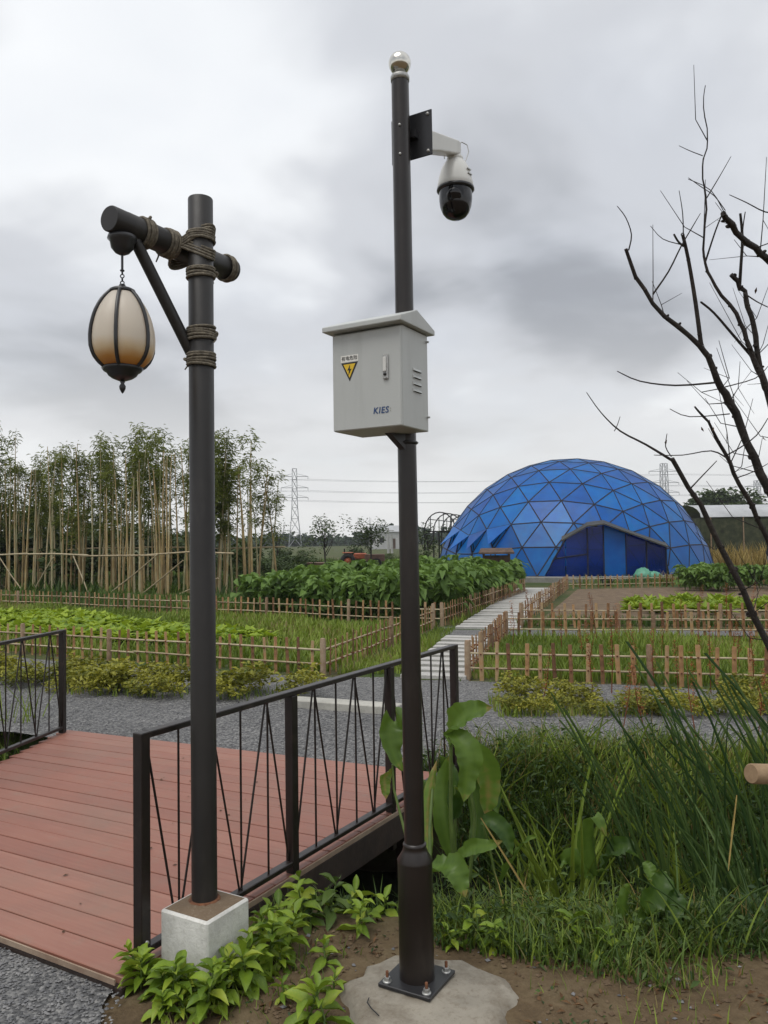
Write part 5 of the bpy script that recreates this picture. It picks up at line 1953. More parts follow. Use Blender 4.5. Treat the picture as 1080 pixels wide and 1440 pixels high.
tag(link('lettuce_rows', raw_mesh('lettuce_rows', np.vstack(lvs), np.vstack(lfs), M['lettuce'], np.concatenate(lts))), kind='stuff')
YEL = [rosette('yellow_vegetable', 140 + k, 14, 0.26, 0.10, M['lettuce'], 0.95) for k in range(4)]
for k in range(110):
    q = G(RNG.uniform(880, 1160), RNG.uniform(846, 866))
    s = RNG.uniform(0.7, 1.2)
    tag(link('yellow_vegetable', YEL[k % 4], None, (q[0], q[1], 0), (0, 0, RNG.uniform(0, 6.28)), s), 'pale yellow green vegetable growing on the brown soil bed', 'vegetable', 'yellow green vegetables on the brown bed')

# ------------------------------------------------------------------ low shrubs edging the gravel road
SHR = [bush_mesh('low_shrub', 420, 0.30, 0.24, 0.34, 0.065, 0.032, M['hedge'], 200 + k, 9) for k in range(5)]


def along(pts, n, jit):
    pts = np.array(pts, float)
    seg = np.linalg.norm(np.diff(pts, axis=0), axis=1)
    cum = np.r_[0, np.cumsum(seg)]
    for k in range(n):
        d = (k + RNG.uniform(0.2, 0.8)) / n * cum[-1]
        yield np.array([np.interp(d, cum, pts[:, 0]), np.interp(d, cum, pts[:, 1])]) + RNG.normal(0, jit, 2)


for pts, n, jit, lab, grp, s0 in (
    ([(-0.95, 8.45), (-3.3, 9.1), (-9.0, 12.2)], 34, 0.15, 'low yellow green shrub edging the gravel road on the left', 'low shrubs left of the slab path', 1.05),
    ([(-1.6, 8.2), (-3.3, 8.75), (-7.0, 10.7)], 15, 0.10, 'low yellow green shrub edging the gravel road on the left', 'low shrubs left of the slab path', 0.9),
    ([(1.0, 7.9), (3.2, 7.6), (7.0, 7.4)], 26, 0.12, 'low yellowish shrub between gravel road and right plot', 'low shrubs right of the slab path', 0.78),
    ([(1.0, 7.4), (3.2, 7.2), (7.0, 7.15)], 22, 0.07, 'low yellowish shrub between gravel road and right plot', 'low shrubs right of the slab path', 0.66)):
    for q in along(pts, n, jit):
        s = s0 * RNG.uniform(0.7, 1.15)
        o = link('low_shrub', SHR[RNG.integers(5)], None, (q[0], q[1], -0.02), (0, 0, RNG.uniform(0, 6.28)), (s, s, s * RNG.uniform(0.75, 1.05)))
        tag(o, lab, 'shrub', grp)

# ------------------------------------------------------------------ grass (nobody could count it)


def field_grass(name, poly, n, h, w, mat, z=0.0, seed=1, sparse=0.0):
    poly = [tuple(p) for p in poly]
    xs = [p[0] for p in poly]; ys = [p[1] for p in poly]
    X = RNG.uniform(min(xs), max(xs), n * 3); Y = RNG.uniform(min(ys), max(ys), n * 3)
    k = np.array([in_poly(a, b, poly) for a, b in zip(X, Y)])
    if sparse:
        k &= (np.sin(X * 1.7 + 2 * np.sin(Y * 1.1)) * np.cos(Y * 1.9 + X) + RNG.normal(0, .4, len(X))) > sparse - 0.5
    if name == 'plot_grass' and poly[0][0] < 0:
        k &= ~np.array([in_poly(a, b, BED) for a, b in zip(X, Y)])
    X, Y = X[k][:n], Y[k][:n]
    m = len(X)
    hh = h * RNG.uniform(0.4, 1.15, m) * (0.8 + 0.35 * np.sin(X * 2.1) * np.cos(Y * 1.6))
    tint = np.clip(0.4 + 0.25 * np.sin(X * 1.3 + Y * .7) + RNG.normal(0, .18, m) + (RNG.uniform(0, 1, m) > 0.93) * 0.5, 0, 1)
    P_ = np.stack([X, Y, ground_z(X, Y) + z], -1)
    o = link(name, blades_mesh(name, mat, P_, hh, w * RNG.uniform(.6, 1.3, m), hh * RNG.uniform(.1, .6, m), tint))
    o['kind'] = 'stuff'
    return o


field_grass('plot_grass', [(-0.75, 9.7), (0.85, 14.6), (1.0, 14.8), (-12.5, 22.5), (-9.5, 14.2)], 26000, 0.22, 0.030, M['grass_light'])
field_grass('plot_grass', [(0.95, 9.3), (7.0, 7.75), (10.0, 11.6), (1.95, 12.9)], 22000, 0.24, 0.020, M['grass_light'])
field_grass('verge_grass', [(-0.6, 9.7), (0.2, 9.7), (1.25, 14.3), (0.9, 14.4)], 2600, 0.16, 0.016, M['grass_light'])
field_grass('verge_grass', [(1.15, 15.0), (1.35, 15.0), (4.2, 24.6), (4.1, 24.6), (3.9, 23.4)], 2500, 0.22, 0.022, M['grass_light'])
field_grass('verge_grass', [(2.4, 14.7), (11, 13.5), (11, 14.2), (2.7, 15.4)], 3000, 0.25, 0.025, M['grass'])
field_grass('verge_grass', [(1.1, 15.1), (-13, 23.2), (-13, 26), (-3, 23)], 9000, 0.30, 0.035, M['grass'])
field_grass('verge_grass', [(-12, 26), (-2, 23.5), (6, 30), (3, 60), (-30, 60)], 26000, 0.5, 0.09, M['grass'])
field_grass('verge_grass', [(5.6, 26), (14, 25.5), (40, 40), (14, 40)], 9000, 0.35, 0.06, M['grass'])
field_grass('verge_grass', [(-0.9, 9.45), (0.0, 9.35), (0.9, 9.0), (6.5, 7.7), (6.5, 7.85), (0.95, 9.18), (-0.75, 9.55), (-3.8, 10.8), (-9.5, 14.1), (-9.6, 13.9)], 2600, 0.14, 0.014, M['grass'])
field_grass('verge_grass', [(-1.0, 8.0), (-3.5, 8.6), (-9, 11.7), (-9, 12.6), (-3.6, 9.5), (-1.0, 8.7)], 5000, 0.16, 0.012, M['grass_light'], sparse=0.5)
field_grass('verge_grass', [(1.0, 7.2), (6.5, 7.0), (6.5, 7.6), (1.0, 7.95)], 2600, 0.14, 0.012, M['grass_light'], sparse=0.5)
field_grass('dry_reeds', [(11.6, 33.5), (30, 33.5), (34, 45), (14.0, 45)], 9000, 1.25, 0.06, M['dry'])
field_grass('dry_reeds', [(8.2, 26.5), (24, 25.5), (30, 33), (14, 34)], 3500, 0.5, 0.04, M['dry'])


# the banks of the ditch: tangled grass and small-leaved weeds
def bank(name, n, xr, yr, dmin, dmax, h, w, mat, leafy=False, seedf=None, xmask=None, lean=None):
    X, Y = RNG.uniform(*xr, n), RNG.uniform(*yr, n)
    d = ditch_d(X, Y)
    k = (d > dmin) & (d < dmax)
    u_ = (X - P0[0]) * DU[0] + (Y - P0[1]) * DU[1]
    v_ = (X - P0[0]) * DV[0] + (Y - P0[1]) * DV[1]
    k &= ~((u_ > -0.3) & (u_ < 2.75) & (v_ > -3.35) & (v_ < 0.12))
    k &= ~(((X - cpx) ** 2 + (Y - cpy) ** 2) < 0.36 ** 2)
    lo_road = np.interp(X, [-9.5, -2.6, 0.1, 0.85, 8.0], [9.3, 6.75, 5.5, 6.02, 5.9])
    k &= Y < lo_road + 0.08 * np.sin(X * 7) + RNG.normal(0, .05, n)
    if xmask is not None:
        k &= xmask(X, Y)
    X, Y = X[k], Y[k]
    m = len(X)
    Z = ground_z(X, Y)
    tint = np.clip(0.35 + 0.25 * np.sin(X * 3.1 + Y * 1.7) + RNG.normal(0, .2, m) + (RNG.uniform(0, 1, m) > 0.95) * 0.55, 0, 1)
    if leafy:
        Z = Z + np.abs(RNG.normal(0, h, m))
        V, F, T = scatter(*LEAF2, leaf_mats(RNG.uniform(0, 6.28, m), RNG.uniform(-.4, .9, m), w * RNG.uniform(.5, 1.3, m), w * .42 * RNG.uniform(.6, 1.2, m), RNG.normal(0, .5, m)), np.stack([X, Y, Z], -1), tint)
        me = raw_mesh(name, V, F, mat, T)
    else:
        hh = h * RNG.uniform(.35, 1.2, m)
        me = blades_mesh(name, mat, np.stack([X, Y, Z - 0.01], -1), hh, w * RNG.uniform(.6, 1.4, m), hh * RNG.uniform(.15, .9, m), tint, 3)
    o = link(name, me)
    o['kind'] = 'stuff'
    return o


right = lambda X, Y: (X > 0.18) | (Y > 3.5)
patch = lambda X, Y: (np.sin(X * 2.3 + 1.7 * np.sin(Y * 2.9)) + np.cos(Y * 3.3 - X * 1.1) + RNG.normal(0, .5, len(X))) > -0.2
bank('bank_grass', 17000, (-0.4, 4.2), (4.6, 6.3), 0.30, 2.2, 0.25, 0.010, M['grass'], xmask=patch)
bank('bank_grass', 9000, (-0.4, 4.2), (4.6, 5.6), 0.22, 0.8, 0.30, 0.010, M['grass'])
bank('bank_weeds', 16000, (-0.4, 4.2), (4.55, 5.6), 0.20, 0.95, 0.10, 0.050, M['weed_dark'], True)
bank('bank_grass', 8000, (-0.4, 4.2), (5.3, 6.4), 0.8, 2.6, 0.22, 0.010, M['grass_light'])
bank('dry_grass', 1800, (-0.4, 4.2), (4.9, 6.3), 0.5, 2.2, 0.30, 0.006, M['dry'])
bank('bank_weeds', 19000, (-0.4, 4.2), (4.8, 6.2), 0.40, 1.9, 0.10, 0.055, M['weed_dark'], True, xmask=patch)
bank('bank_grass', 9000, (0.15, 3.6), (2.85, 4.4), 0.40, 1.42, 0.145, 0.008, M['grass'], xmask=right)
bank('bank_grass', 5000, (0.15, 3.6), (2.85, 4.0), 0.65, 1.50, 0.16, 0.007, M['grass_light'], xmask=lambda X, Y: right(X, Y) & patch(X, Y))
bank('bank_grass', 3000, (0.15, 3.6), (2.8, 3.7), 0.75, 1.45, 0.12, 0.006, M['grass_light'], xmask=lambda X, Y: right(X, Y) & patch(X, Y))
bank('bank_grass', 9000, (0.45, 3.6), (2.55, 3.7), 0.9, 1.85, 0.13, 0.007, M['grass'], xmask=lambda X, Y: patch(X * 2, Y * 2) & (Y > 3.1 - 0.42 * np.clip(X - 0.45, 0, 1.2)))
bank('bank_weeds', 3500, (0.45, 3.6), (2.55, 3.7), 0.9, 1.85, 0.03, 0.045, M['weed_dark'], True, xmask=lambda X, Y: patch(X * 2, Y * 2) & (Y > 3.1 - 0.42 * np.clip(X - 0.45, 0, 1.2)))
bank('dry_grass', 700, (0.15, 3.6), (3.0, 4.2), 0.45, 1.2, 0.20, 0.005, M['dry'], xmask=right)
bank('bank_weeds', 9000, (0.1, 3.6), (2.9, 4.3), 0.30, 1.40, 0.06, 0.045, M['weed_dark'], True, xmask=right)
bank('bank_weeds', 2500, (0.1, 3.6), (2.8, 3.8), 0.60, 1.45, 0.03, 0.040, M['weed'], True, xmask=lambda X, Y: right(X, Y) & patch(X, Y))
bank('bank_grass', 2500, (-0.75, 0.4), (3.1, 4.3), 0.35, 1.0, 0.16, 0.007, M['grass'])
bank('bank_grass', 20000, (-8.0, -2.2), (5.0, 10.5), 0.2, 2.0, 0.34, 0.013, M['grass'])
bank('bank_grass', 9000, (-8.0, -2.2), (5.0, 10.5), 0.4, 2.2, 0.42, 0.014, M['grass_light'])
bank('bank_weeds', 14000, (-8.0, -2.2), (5.0, 10.5), 0.2, 2.0, 0.10, 0.07, M['weed_dark'], True)
bank('soil_sprouts', 14000, (-0.8, 2.8), (2.35, 3.6), 0.95, 2.1, 0.085, 0.0045, M['grass_light'], xmask=lambda X, Y: patch(X * 3.5, Y * 3.5) & patch(Y * 2 + 1, X * 2) & (RNG.uniform(0, 1, len(X)) < np.clip((Y - 2.3) / 1.2, .1, 1)))
bank('soil_sprouts', 3500, (-0.8, 2.8), (2.35, 3.4), 0.95, 2.5, 0.012, 0.026, M['weed_dark'], True, xmask=lambda X, Y: patch(X * 3, Y * 3) & patch(X, Y))
bank('soil_litter', 900, (-0.8, 2.8), (2.35, 3.5), 0.8, 2.5, 0.002, 0.035, M['dead_leaf'], True)

# ------------------------------------------------------------------ leafy weeds in the foreground: every leaf a part


def leaf_mesh_one(name, mat, tint, nseg=5, droop=0.3, fold=0.16, wave=1.0, shape=0.55):
    tv, tf = leaf_tpl(nseg, droop, fold, shape, wave)
    ti = np.full(len(tv), tint)
    ti[1::3] += 0.22
    ti[-3:] += 0.15
    return raw_mesh(name, tv, tf, mat, np.clip(ti, 0, 1))


WL = [leaf_mesh_one('leaf', M['weed'], t, 5, d, .2, 1.0, .75) for t, d in ((0.3, .25), (0.5, .4), (0.65, .15), (0.8, .5), (0.15, .3))]
WLD = [leaf_mesh_one('leaf', M['weed_dark'], t, 5, d, .2, 1.0, .75) for t, d in ((0.3, .25), (0.5, .4), (0.7, .15), (0.9, .5))]
wcount = 0


def weed(px_, py_, label, group, s=1.0, n=11, tall=0.13, dark=False, L0=0.115):
    q = G(px_, py_)
    z = float(ground_z(q[0], q[1]))
    t = thing('leafy_weed', label, 'weed', (q[0], q[1], z), RNG.uniform(0, 6.28), group)
    h = tall * s * RNG.uniform(0.75, 1.2)
    lx, ly = RNG.normal(0, .03, 2)
    MB().tube([(0, 0, -0.03), (lx * .5, ly * .5, h * .5), (lx, ly, h)], [.0045, .004, .0028], 5).build('stem', M['stem'], t)
    pool = WLD if dark else WL
    for k in range(n):
        f = 0.12 + 0.88 * k / (n - 1)
        az = k * 2.4 + RNG.normal(0, .3)
        el = -0.05 + 0.95 * f ** 2 + RNG.normal(0, .18)
        ln = L0 * s * (1.1 - 0.45 * f) * RNG.uniform(.75, 1.15)
        me = pool[RNG.integers(len(pool))]
        o = bpy.data.objects.new('leaf', me)
        COL.objects.link(o)
        o.parent = t
        o.location = (lx * f, ly * f, h * f)
        o.rotation_euler = (RNG.normal(0, .3), -el, az)
        o.scale = (ln, ln * RNG.uniform(.40, .52), ln)


g1 = 'bright leafy weeds round the concrete block'
for x, y in [(208, 1382), (245, 1396), (262, 1403), (282, 1409), (218, 1402), (240, 1414), (266, 1424), (300, 1404), (198, 1388), (322, 1392), (352, 1372), (378, 1352), (392, 1336), (330, 1398), (350, 1386), (372, 1372), (396, 1356), (372, 1322), (395, 1302), (416, 1284), (408, 1312), (430, 1296), (388, 1320), (232, 1398), (288, 1424), (312, 1414), (230, 1430)]:
    weed(x, y, 'bright green leafy weed crowding before the left face of the concrete block' if x < 296 else 'bright green leafy weed growing along the right face of the concrete block', 'leafy weeds before the left face of the block' if x < 296 else 'leafy weeds along the right face of the block', RNG.uniform(.65, 1.1), int(RNG.integers(12, 18)), .135, False, .105)
g2_ = 'leafy weeds between the concrete block and the camera pole'
for x, y in [(462, 1292), (492, 1272), (432, 1300), (520, 1292), (446, 1262), (505, 1308), (540, 1272), (476, 1250), (425, 1262)]:
    weed(x, y, 'green leafy weed on the soil between concrete block and camera pole', g2_, RNG.uniform(.7, .95), int(RNG.integers(8, 12)), dark=RNG.uniform() < .45)
for x, y, s in [(458, 1352, .75), (468, 1388, .6), (402, 1402, .55), (432, 1432, 1.0), (462, 1440, .9)]:
    weed(x, y, 'bright young weed standing alone on the bare brown soil', 'young weeds on the bare soil', s, 9, .12)
for x, y, s in [(668, 1322, .8), (694, 1334, .75), (800, 1322, .9), (846, 1346, .7), (640, 1330, .5), (905, 1338, .5), (760, 1338, .5)]:
    weed(x, y, 'yellow green weed at the edge of the ditch bank right of the pole', 'weeds along the near ditch bank', s, 9, .12)

# ------------------------------------------------------------------ canna plants beside the pole: big folded leaves


def big_leaf(name, pts, width, mat, parent, side_hint=(1, 0, 0), fold=0.25, tint=0.5, skew=0.0, origin=(0, 0, 0)):
    """A broad leaf whose midrib runs through pts (world)."""
    pts = [Vector(p) for p in pts]
    n = 26
    cum = [0.0]
    for a, b in zip(pts[:-1], pts[1:]):
        cum.append(cum[-1] + (b - a).length)
    V, F = [], []
    sh = Vector(side_hint).normalized()
    for i in range(n + 1):
        t = i / n
        d = t * cum[-1]
        # smooth the polyline
        def at(dd):
            dd = max(0, min(cum[-1], dd))
            k = max(0, min(len(pts) - 2, int(np.searchsorted(cum, dd)) - 1))
            return pts[k].lerp(pts[k + 1], (dd - cum[k]) / max(1e-6, cum[k + 1] - cum[k]))
        e_ = cum[-1] * 0.12
        p = (at(d - e_) + at(d) * 2 + at(d + e_)) / 4 if 0 < i < n else at(d)
        tg = (at(d + e_) - at(d - e_)).normalized()
        s = (sh - tg * sh.dot(tg)).normalized()
        nn = tg.cross(s)
        w = width * 0.5 * (1.25 * (t + 0.02) ** 0.55 * (1 - t) ** 0.75 * 1.35) + 0.001
        wob = (0.07 * math.sin(t * 15 + tint * 9) + 0.05 * math.sin(t * 41 + tint * 5)) * width
        fold_ = fold * (1.5 + 0.5 * math.sin(t * 6))
        V += [p - s * w + nn * (fold_ * w + wob), p - s * w * .5 + nn * fold * w * .35, p, p + s * w * .5 + nn * fold * w * .35, p + s * w + nn * (fold_ * w - wob)]
    for i in range(n):
        for j in range(4):
            a = i * 5 + j
            F.append((a, a + 1, a + 6, a + 5))
    off = Vector(origin)
    me = raw_mesh(name, np.array([tuple(v - off) for v in V]), np.array(F), mat, np.clip(tint + RNG.normal(0, .03, len(V)) + np.repeat(np.arange(n + 1) % 2 * .05, 5) + np.tile([.08, 0, .16, 0, .08], n + 1) + np.repeat((np.arange(n + 1) >= n - 2) * .35, 5), 0, 1))
    return link(name, me, parent)


def canna(label, base, leaves, stems):
    b = G(base[0], base[1], -0.25)
    t = thing('canna_plant', label, 'canna', tuple(b), 0, None)
    for pts, wpx, Y, hint, tint, fold in leaves:
        P_ = [D(x, y, Y + dy) for x, y, dy in pts]
        big_leaf('leaf', P_, wpx * 1.08 / FPX * Y, M['canna'], t, hint, fold, tint, origin=b)
    for pts, r, Y in stems:
        P_ = [Vector(D(x, y, Y + dy)) - Vector(b) for x, y, dy in pts]
        MB().tube(P_, [r * (1 - .5 * i / len(P_)) for i in range(len(P_))], 7).build('stem', M['stem'], t)
    return t


canna('tall canna with drooping folded leaves just right of the camera pole', (648, 1215), [
    ([(634, 1048, 0), (640, 1018, 0), (662, 1000, -.05), (692, 994, -.12)], 46, 3.75, (0.3, .3, 1), .45, .35),
    ([(628, 1032, 0), (642, 1034, -.03), (660, 1062, -.08), (652, 1128, -.1)], 46, 3.72, (1, .3, 0.2), .5, .3),
    ([(652, 1048, 0.1), (676, 1062, .1), (688, 1098, .12), (684, 1152, .12)], 46, 3.8, (1, .2, 0), .62, .35),
    ([(636, 1210, .05), (624, 1150, .05), (622, 1100, .1), (634, 1056, .1)], 30, 3.85, (1, .4, 0), .3, .5),
    ([(664, 1210, 0), (672, 1160, .05), (668, 1110, .1), (650, 1072, .1)], 36, 3.9, (1, -.4, 0), .2, .5),
    ([(606, 1200, -.1), (600, 1160, -.05), (604, 1110, 0), (614, 1070, .05)], 22, 3.7, (1, .2, 0), .55, .4),
    ([(606, 1215, -.2), (616, 1222, -.25), (640, 1218, -.3), (654, 1262, -.34)], 44, 3.75, (.9, .3, .5), .35, .25),
    ([(640, 1215, -.1), (664, 1190, -.15), (690, 1190, -.2), (706, 1182, -.22)], 26, 3.75, (.2, .5, 1), .4, .25),
], [([(640, 1240, 0), (634, 1150, 0), (634, 1040, 0)], .012, 3.78), ([(660, 1240, .05), (668, 1150, .08), (652, 1050, .1)], .010, 3.84), ([(606, 1240, -.15), (604, 1170, -.1), (608, 1110, 0)], .009, 3.7)])
canna('canna with one dark hanging leaf half hidden behind the camera pole', (590, 1200), [
    ([(592, 1022, 0), (566, 1008, -.02), (546, 1016, -.06), (552, 1062, -.1), (566, 1084, -.1)], 44, 3.9, (.8, .4, .3), .25, .3),
    ([(552, 1082, -.1), (540, 1092, -.1), (543, 1124, -.12)], 20, 3.9, (1, .3, 0), .6, .3),
], [([(590, 1240, -.3), (572, 1180, -.2), (554, 1110, -.1), (552, 1075, -.1)], .008, 3.9), ([(592, 1240, -.1), (594, 1120, -.05), (592, 1022, 0)], .009, 3.95)])
canna('small canna with curling grey green leaves over the ditch', (705, 1240), [
    ([(676, 1158, 0), (694, 1152, -.02), (712, 1172, -.05), (720, 1202, -.06)], 30, 3.7, (.6, .3, .7), .15, .25),
    ([(700, 1250, 0), (722, 1210, 0), (740, 1180, -.05), (754, 1176, -.08)], 26, 3.75, (.6, .3, .7), .3, .3),
], [([(702, 1262, 0), (690, 1200, 0), (678, 1156, 0)], .007, 3.72)])
canna('low broad leaved canna at the foot of the reeds', (915, 1330), [
    ([(934, 1226, 0), (926, 1250, -.03), (906, 1276, -.06), (896, 1296, -.07)], 46, 3.35, (.9, .3, .4), .25, .3),
    ([(880, 1318, 0), (876, 1280, 0), (880, 1250, 0), (888, 1240, 0)], 24, 3.3, (1, .2, 0), .2, .4),
    ([(950, 1250, 0), (946, 1290, -.05), (958, 1310, -.08)], 34, 3.3, (1, .2, .2), .1, .3),
    ([(906, 1212, .05), (912, 1222, .03), (918, 1240, 0)], 22, 3.4, (1, .2, .2), .5, .3),
], [([(915, 1335, 0), (928, 1280, 0), (936, 1226, 0)], .008, 3.36)])

canna('broad leaved canna deep in the middle of the ditch', (840, 1250), [
    ([(838, 1232, 0), (826, 1180, 0), (836, 1140, -.05), (852, 1176, -.08)], 34, 4.2, (.9, .3, .4), .3, .3),
    ([(846, 1232, 0), (862, 1196, 0), (884, 1186, -.05), (898, 1206, -.08)], 36, 4.2, (.5, .3, .8), .2, .3),
    ([(834, 1236, 0), (812, 1206, 0), (796, 1202, -.04), (784, 1226, -.06)], 30, 4.2, (.5, .3, .8), .4, .3),
], [([(840, 1270, 0), (840, 1235, 0), (832, 1170, 0)], .008, 4.22)])
canna('canna with dark drooping leaves at the corner of the bridge', (640, 1150), [
    ([(640, 1150, 0), (655, 1110, 0), (690, 1100, -.04), (700, 1150, -.08)], 40, 4.3, (.7, .3, .5), .1, .3),
    ([(632, 1150, 0), (612, 1105, 0), (600, 1090, -.04), (598, 1130, -.08)], 30, 4.3, (.7, .3, .5), .2, .3),
    ([(636, 1152, 0), (640, 1100, .03), (628, 1070, .03), (618, 1064, 0)], 32, 4.3, (1, .3, .2), .15, .4),
], [([(640, 1200, 0), (640, 1150, 0), (640, 1105, 0)], .009, 4.32)])

# ------------------------------------------------------------------ reeds: each long blade a part


def long_blade(seed, tint):
    tv, tf = blade_tpl(7)
    tv = tv.copy()
    tv[:, 1] *= np.where(np.arange(len(tv)) % 2 == 0, 1, 1)
    # a shallow keel
    n = len(tv) // 2
    V, F = [], []
    for i in range(n):
        a, b = tv[2 * i], tv[2 * i + 1]
        V += [a, (a + b) / 2 + np.array([0.03, 0, 0]), b]
    for i in range(n - 1):
        k = 3 * i
        F += [(k, k + 1, k + 4, k + 3), (k + 1, k + 2, k + 5, k + 4)]
    return raw_mesh('blade', np.array(V), np.array(F), M['reed'], np.full(len(V), tint))


LB = [long_blade(0, t) for t in (0.1, 0.3, 0.5, 0.75)]
LBG = []
for t in (0.3, 0.5, 0.7):
    me = LB[0].copy()
    me.materials.clear(); me.materials.append(M['grass_light'])
    a = me.attributes['tint']; a.data.foreach_set('value', np.full(len(me.vertices), t, np.float32))
    LBG.append(me)


def reed_clump(label, base, n, h, az0, azs, spread=0.10, w=0.016, pool=LB, group=None, z=-0.3, bend=0.35, name='reed_clump', cat='reeds'):
    b = G(base[0], base[1], z)
    zz = float(ground_z(b[0], b[1]))
    t = thing(name, label, cat, (b[0], b[1], zz), 0, group)
    for k in range(n):
        hh = h * RNG.uniform(.6, 1.08)
        o = bpy.data.objects.new('blade', pool[RNG.integers(len(pool))])
        COL.objects.link(o)
        o.parent = t
        o.location = (RNG.normal(0, spread), RNG.normal(0, spread * .7), -0.03)
        a = az0 + RNG.normal(0, azs)
        o.rotation_euler = (RNG.normal(0, .05), RNG.normal(0.10, .10), a)
        o.scale = (hh * bend * RNG.uniform(.5, 1.5), w * RNG.uniform(.7, 1.3) * (1 + hh * .3), hh)
    return t


reed_clump('tall dark reed clump with upright blue green blades above the broad canna', (935, 1275), 12, 1.45, PI, .35, .05, .024, bend=.17)
reed_clump('dense reed clump leaning left below the log end', (1030, 1265), 18, 1.42, PI, .75, .12, .012, bend=.27)
reed_clump('reed clump cut off by the right edge under the log', (1085, 1255), 18, 1.5, PI, .7, .12, .012, bend=.28)
reed_clump('reeds whose tips reach in from beyond the right edge', (1150, 1240), 20, 1.6, PI, .5, .15, .012, bend=.36)
reed_clump('low reed clump fanning out in front of the bare soil at the right', (1010, 1345), 18, .45, PI, 1.5, .12, .009, z=-0.1, bend=.5)
reed_clump('thin reed clump standing on the far bank beside the gravel road', (905, 1130), 16, .62, PI, 1.0, .10, .010, z=-0.1, bend=.4)
reed_clump('fresh green tall grass clump in the middle of the ditch bank', (790, 1262), 22, 1.2, PI * .5, 2.5, .06, .018, LBG, bend=.35, name='tall_grass', cat='tall grass')
reed_clump('fresh green grass clump with splayed blades left of the middle of the bank', (745, 1215), 18, .62, PI * .5, 2.5, .07, .015, LBG, bend=.5, name='tall_grass', cat='tall grass')
reed_clump('wide bladed bright grass clump beside the small grey green canna', (835, 1275), 16, .8, PI * .5, 2.5, .08, .014, LBG, bend=.4, name='tall_grass', cat='tall grass')
reed_clump('bright grass clump on the far bank right below the gravel road', (700, 1120), 18, .5, PI * .5, 2.5, .10, .012, LBG, z=-.1, bend=.5, name='tall_grass', cat='tall grass')
reed_clump('bright grass clump growing through the leaning reeds', (985, 1215), 18, .9, PI * .8, 1.5, .10, .013, LBG, bend=.4, name='tall_grass', cat='tall grass')
reed_clump('grassy clump hanging over the ditch just right of the canna', (725, 1265), 14, .5, 0, 2.5, .07, .009, LBG, bend=.7, name='tall_grass', cat='tall grass')
reed_clump('grass clump standing on the gravel road edge above the bank', (780, 1085), 14, .42, PI, 2.5, .06, .012, LBG, z=0, bend=.35, name='tall_grass', cat='tall grass')
reed_clump('second grass clump along the gravel road edge, left of the reeds', (850, 1090), 16, .38, PI, 2.5, .10, .010, LBG, z=0, bend=.35, name='tall_grass', cat='tall grass')
reed_clump('short grass clump on the near bank under the broad canna', (960, 1355), 14, .3, 0, 2.5, .12, .008, LBG, z=-0.05, bend=.5, name='tall_grass', cat='tall grass')
reed_clump('green grass clump growing beside the far railing post', (20, 1030), 16, .55, 0, 2.5, .15, .012, LBG, z=-0.1, bend=.4, name='tall_grass', cat='tall grass')
reed_clump('reed clump standing among the leaning reeds in front of the far bank', (975, 1235), 18, 1.35, PI, .9, .12, .013, bend=.22)
reed_clump('short reeds closing the gap under the log at the right edge', (1065, 1300), 18, .95, PI, .9, .14, .012, z=-.2, bend=.3)
for x, y, h, pool in [(690, 1130, .40, LBG), (735, 1105, .36, LBG), (760, 1150, .45, LB), (815, 1120, .42, LBG), (835, 1165, .5, LBG), (875, 1140, .45, LB), (925, 1105, .4, LBG), (960, 1150, .55, LBG), (1000, 1110, .45, LB), (1040, 1140, .5, LBG), (1075, 1110, .45, LBG), (720, 1180, .45, LB), (890, 1185, .5, LBG), (780, 1190, .42, LBG), (670, 1090, .3, LBG), (1015, 1180, .6, LB)]:
    reed_clump('tuft of coarse grass on the far bank of the ditch below the gravel road', (x, y), 15, h, RNG.uniform(0, 6), 2.5, .07, .011, pool, 'grass tufts on the far ditch bank', z=-.2, bend=.5, name='grass_tuft', cat='grass tuft')
# two single stray blades lying across the ditch
for lab, a, b, c, Y in (('long straw coloured blade lying slanted across the ditch', (676, 1150), (720, 1220), (775, 1310), 3.55), ('long grey blade crossing the ditch towards the reeds', (802, 1290), (860, 1245), (912, 1212), 3.5), ('dry pale blade hanging upright in front of the reeds', (1036, 1118), (1030, 1165), (1024, 1225), 3.2)):
    P_ = [D(a[0], a[1], Y), D(b[0], b[1], Y - .03), D(c[0], c[1], Y - .08)]
    o = big_leaf('stray_blade', P_, 0.009, M['dry'] if 'straw' in lab or 'dry' in lab else M['reed'], None, (1, .3, .5), .2, .5)
    tag(o, lab, 'grass blade')


# docks with rusty seed heads
def dock_mesh(seed):
    r = np.random.default_rng(seed)
    mb = MB()
    mb.tube([(0, 0, -.03), (r.normal(0, .02), r.normal(0, .02), .35), (r.normal(0, .04), r.normal(0, .04), .62)], [.005, .004, .002], 5, mi=0)
    me0 = mb.mesh('s', M['dock'])
    k = 170
    z = r.uniform(.24, .66, k)
    P_ = np.stack([r.normal(0, .018, k) * (1.2 - z), r.normal(0, .018, k) * (1.2 - z), z], -1)
    V, F, T = scatter(*LEAF2, leaf_mats(r.uniform(0, 6.28, k), r.uniform(-.3, 1.1, k), r.uniform(.012, .026, k), r.uniform(.008, .014, k)), P_, r.uniform(0, 1, k))
    me = raw_mesh('dock', V, F, M['dock'], T)
    bm2 = bmesh.new(); bm2.from_mesh(me); bm2.from_mesh(me0); bm2.to_mesh(me); bm2.free()
    return me


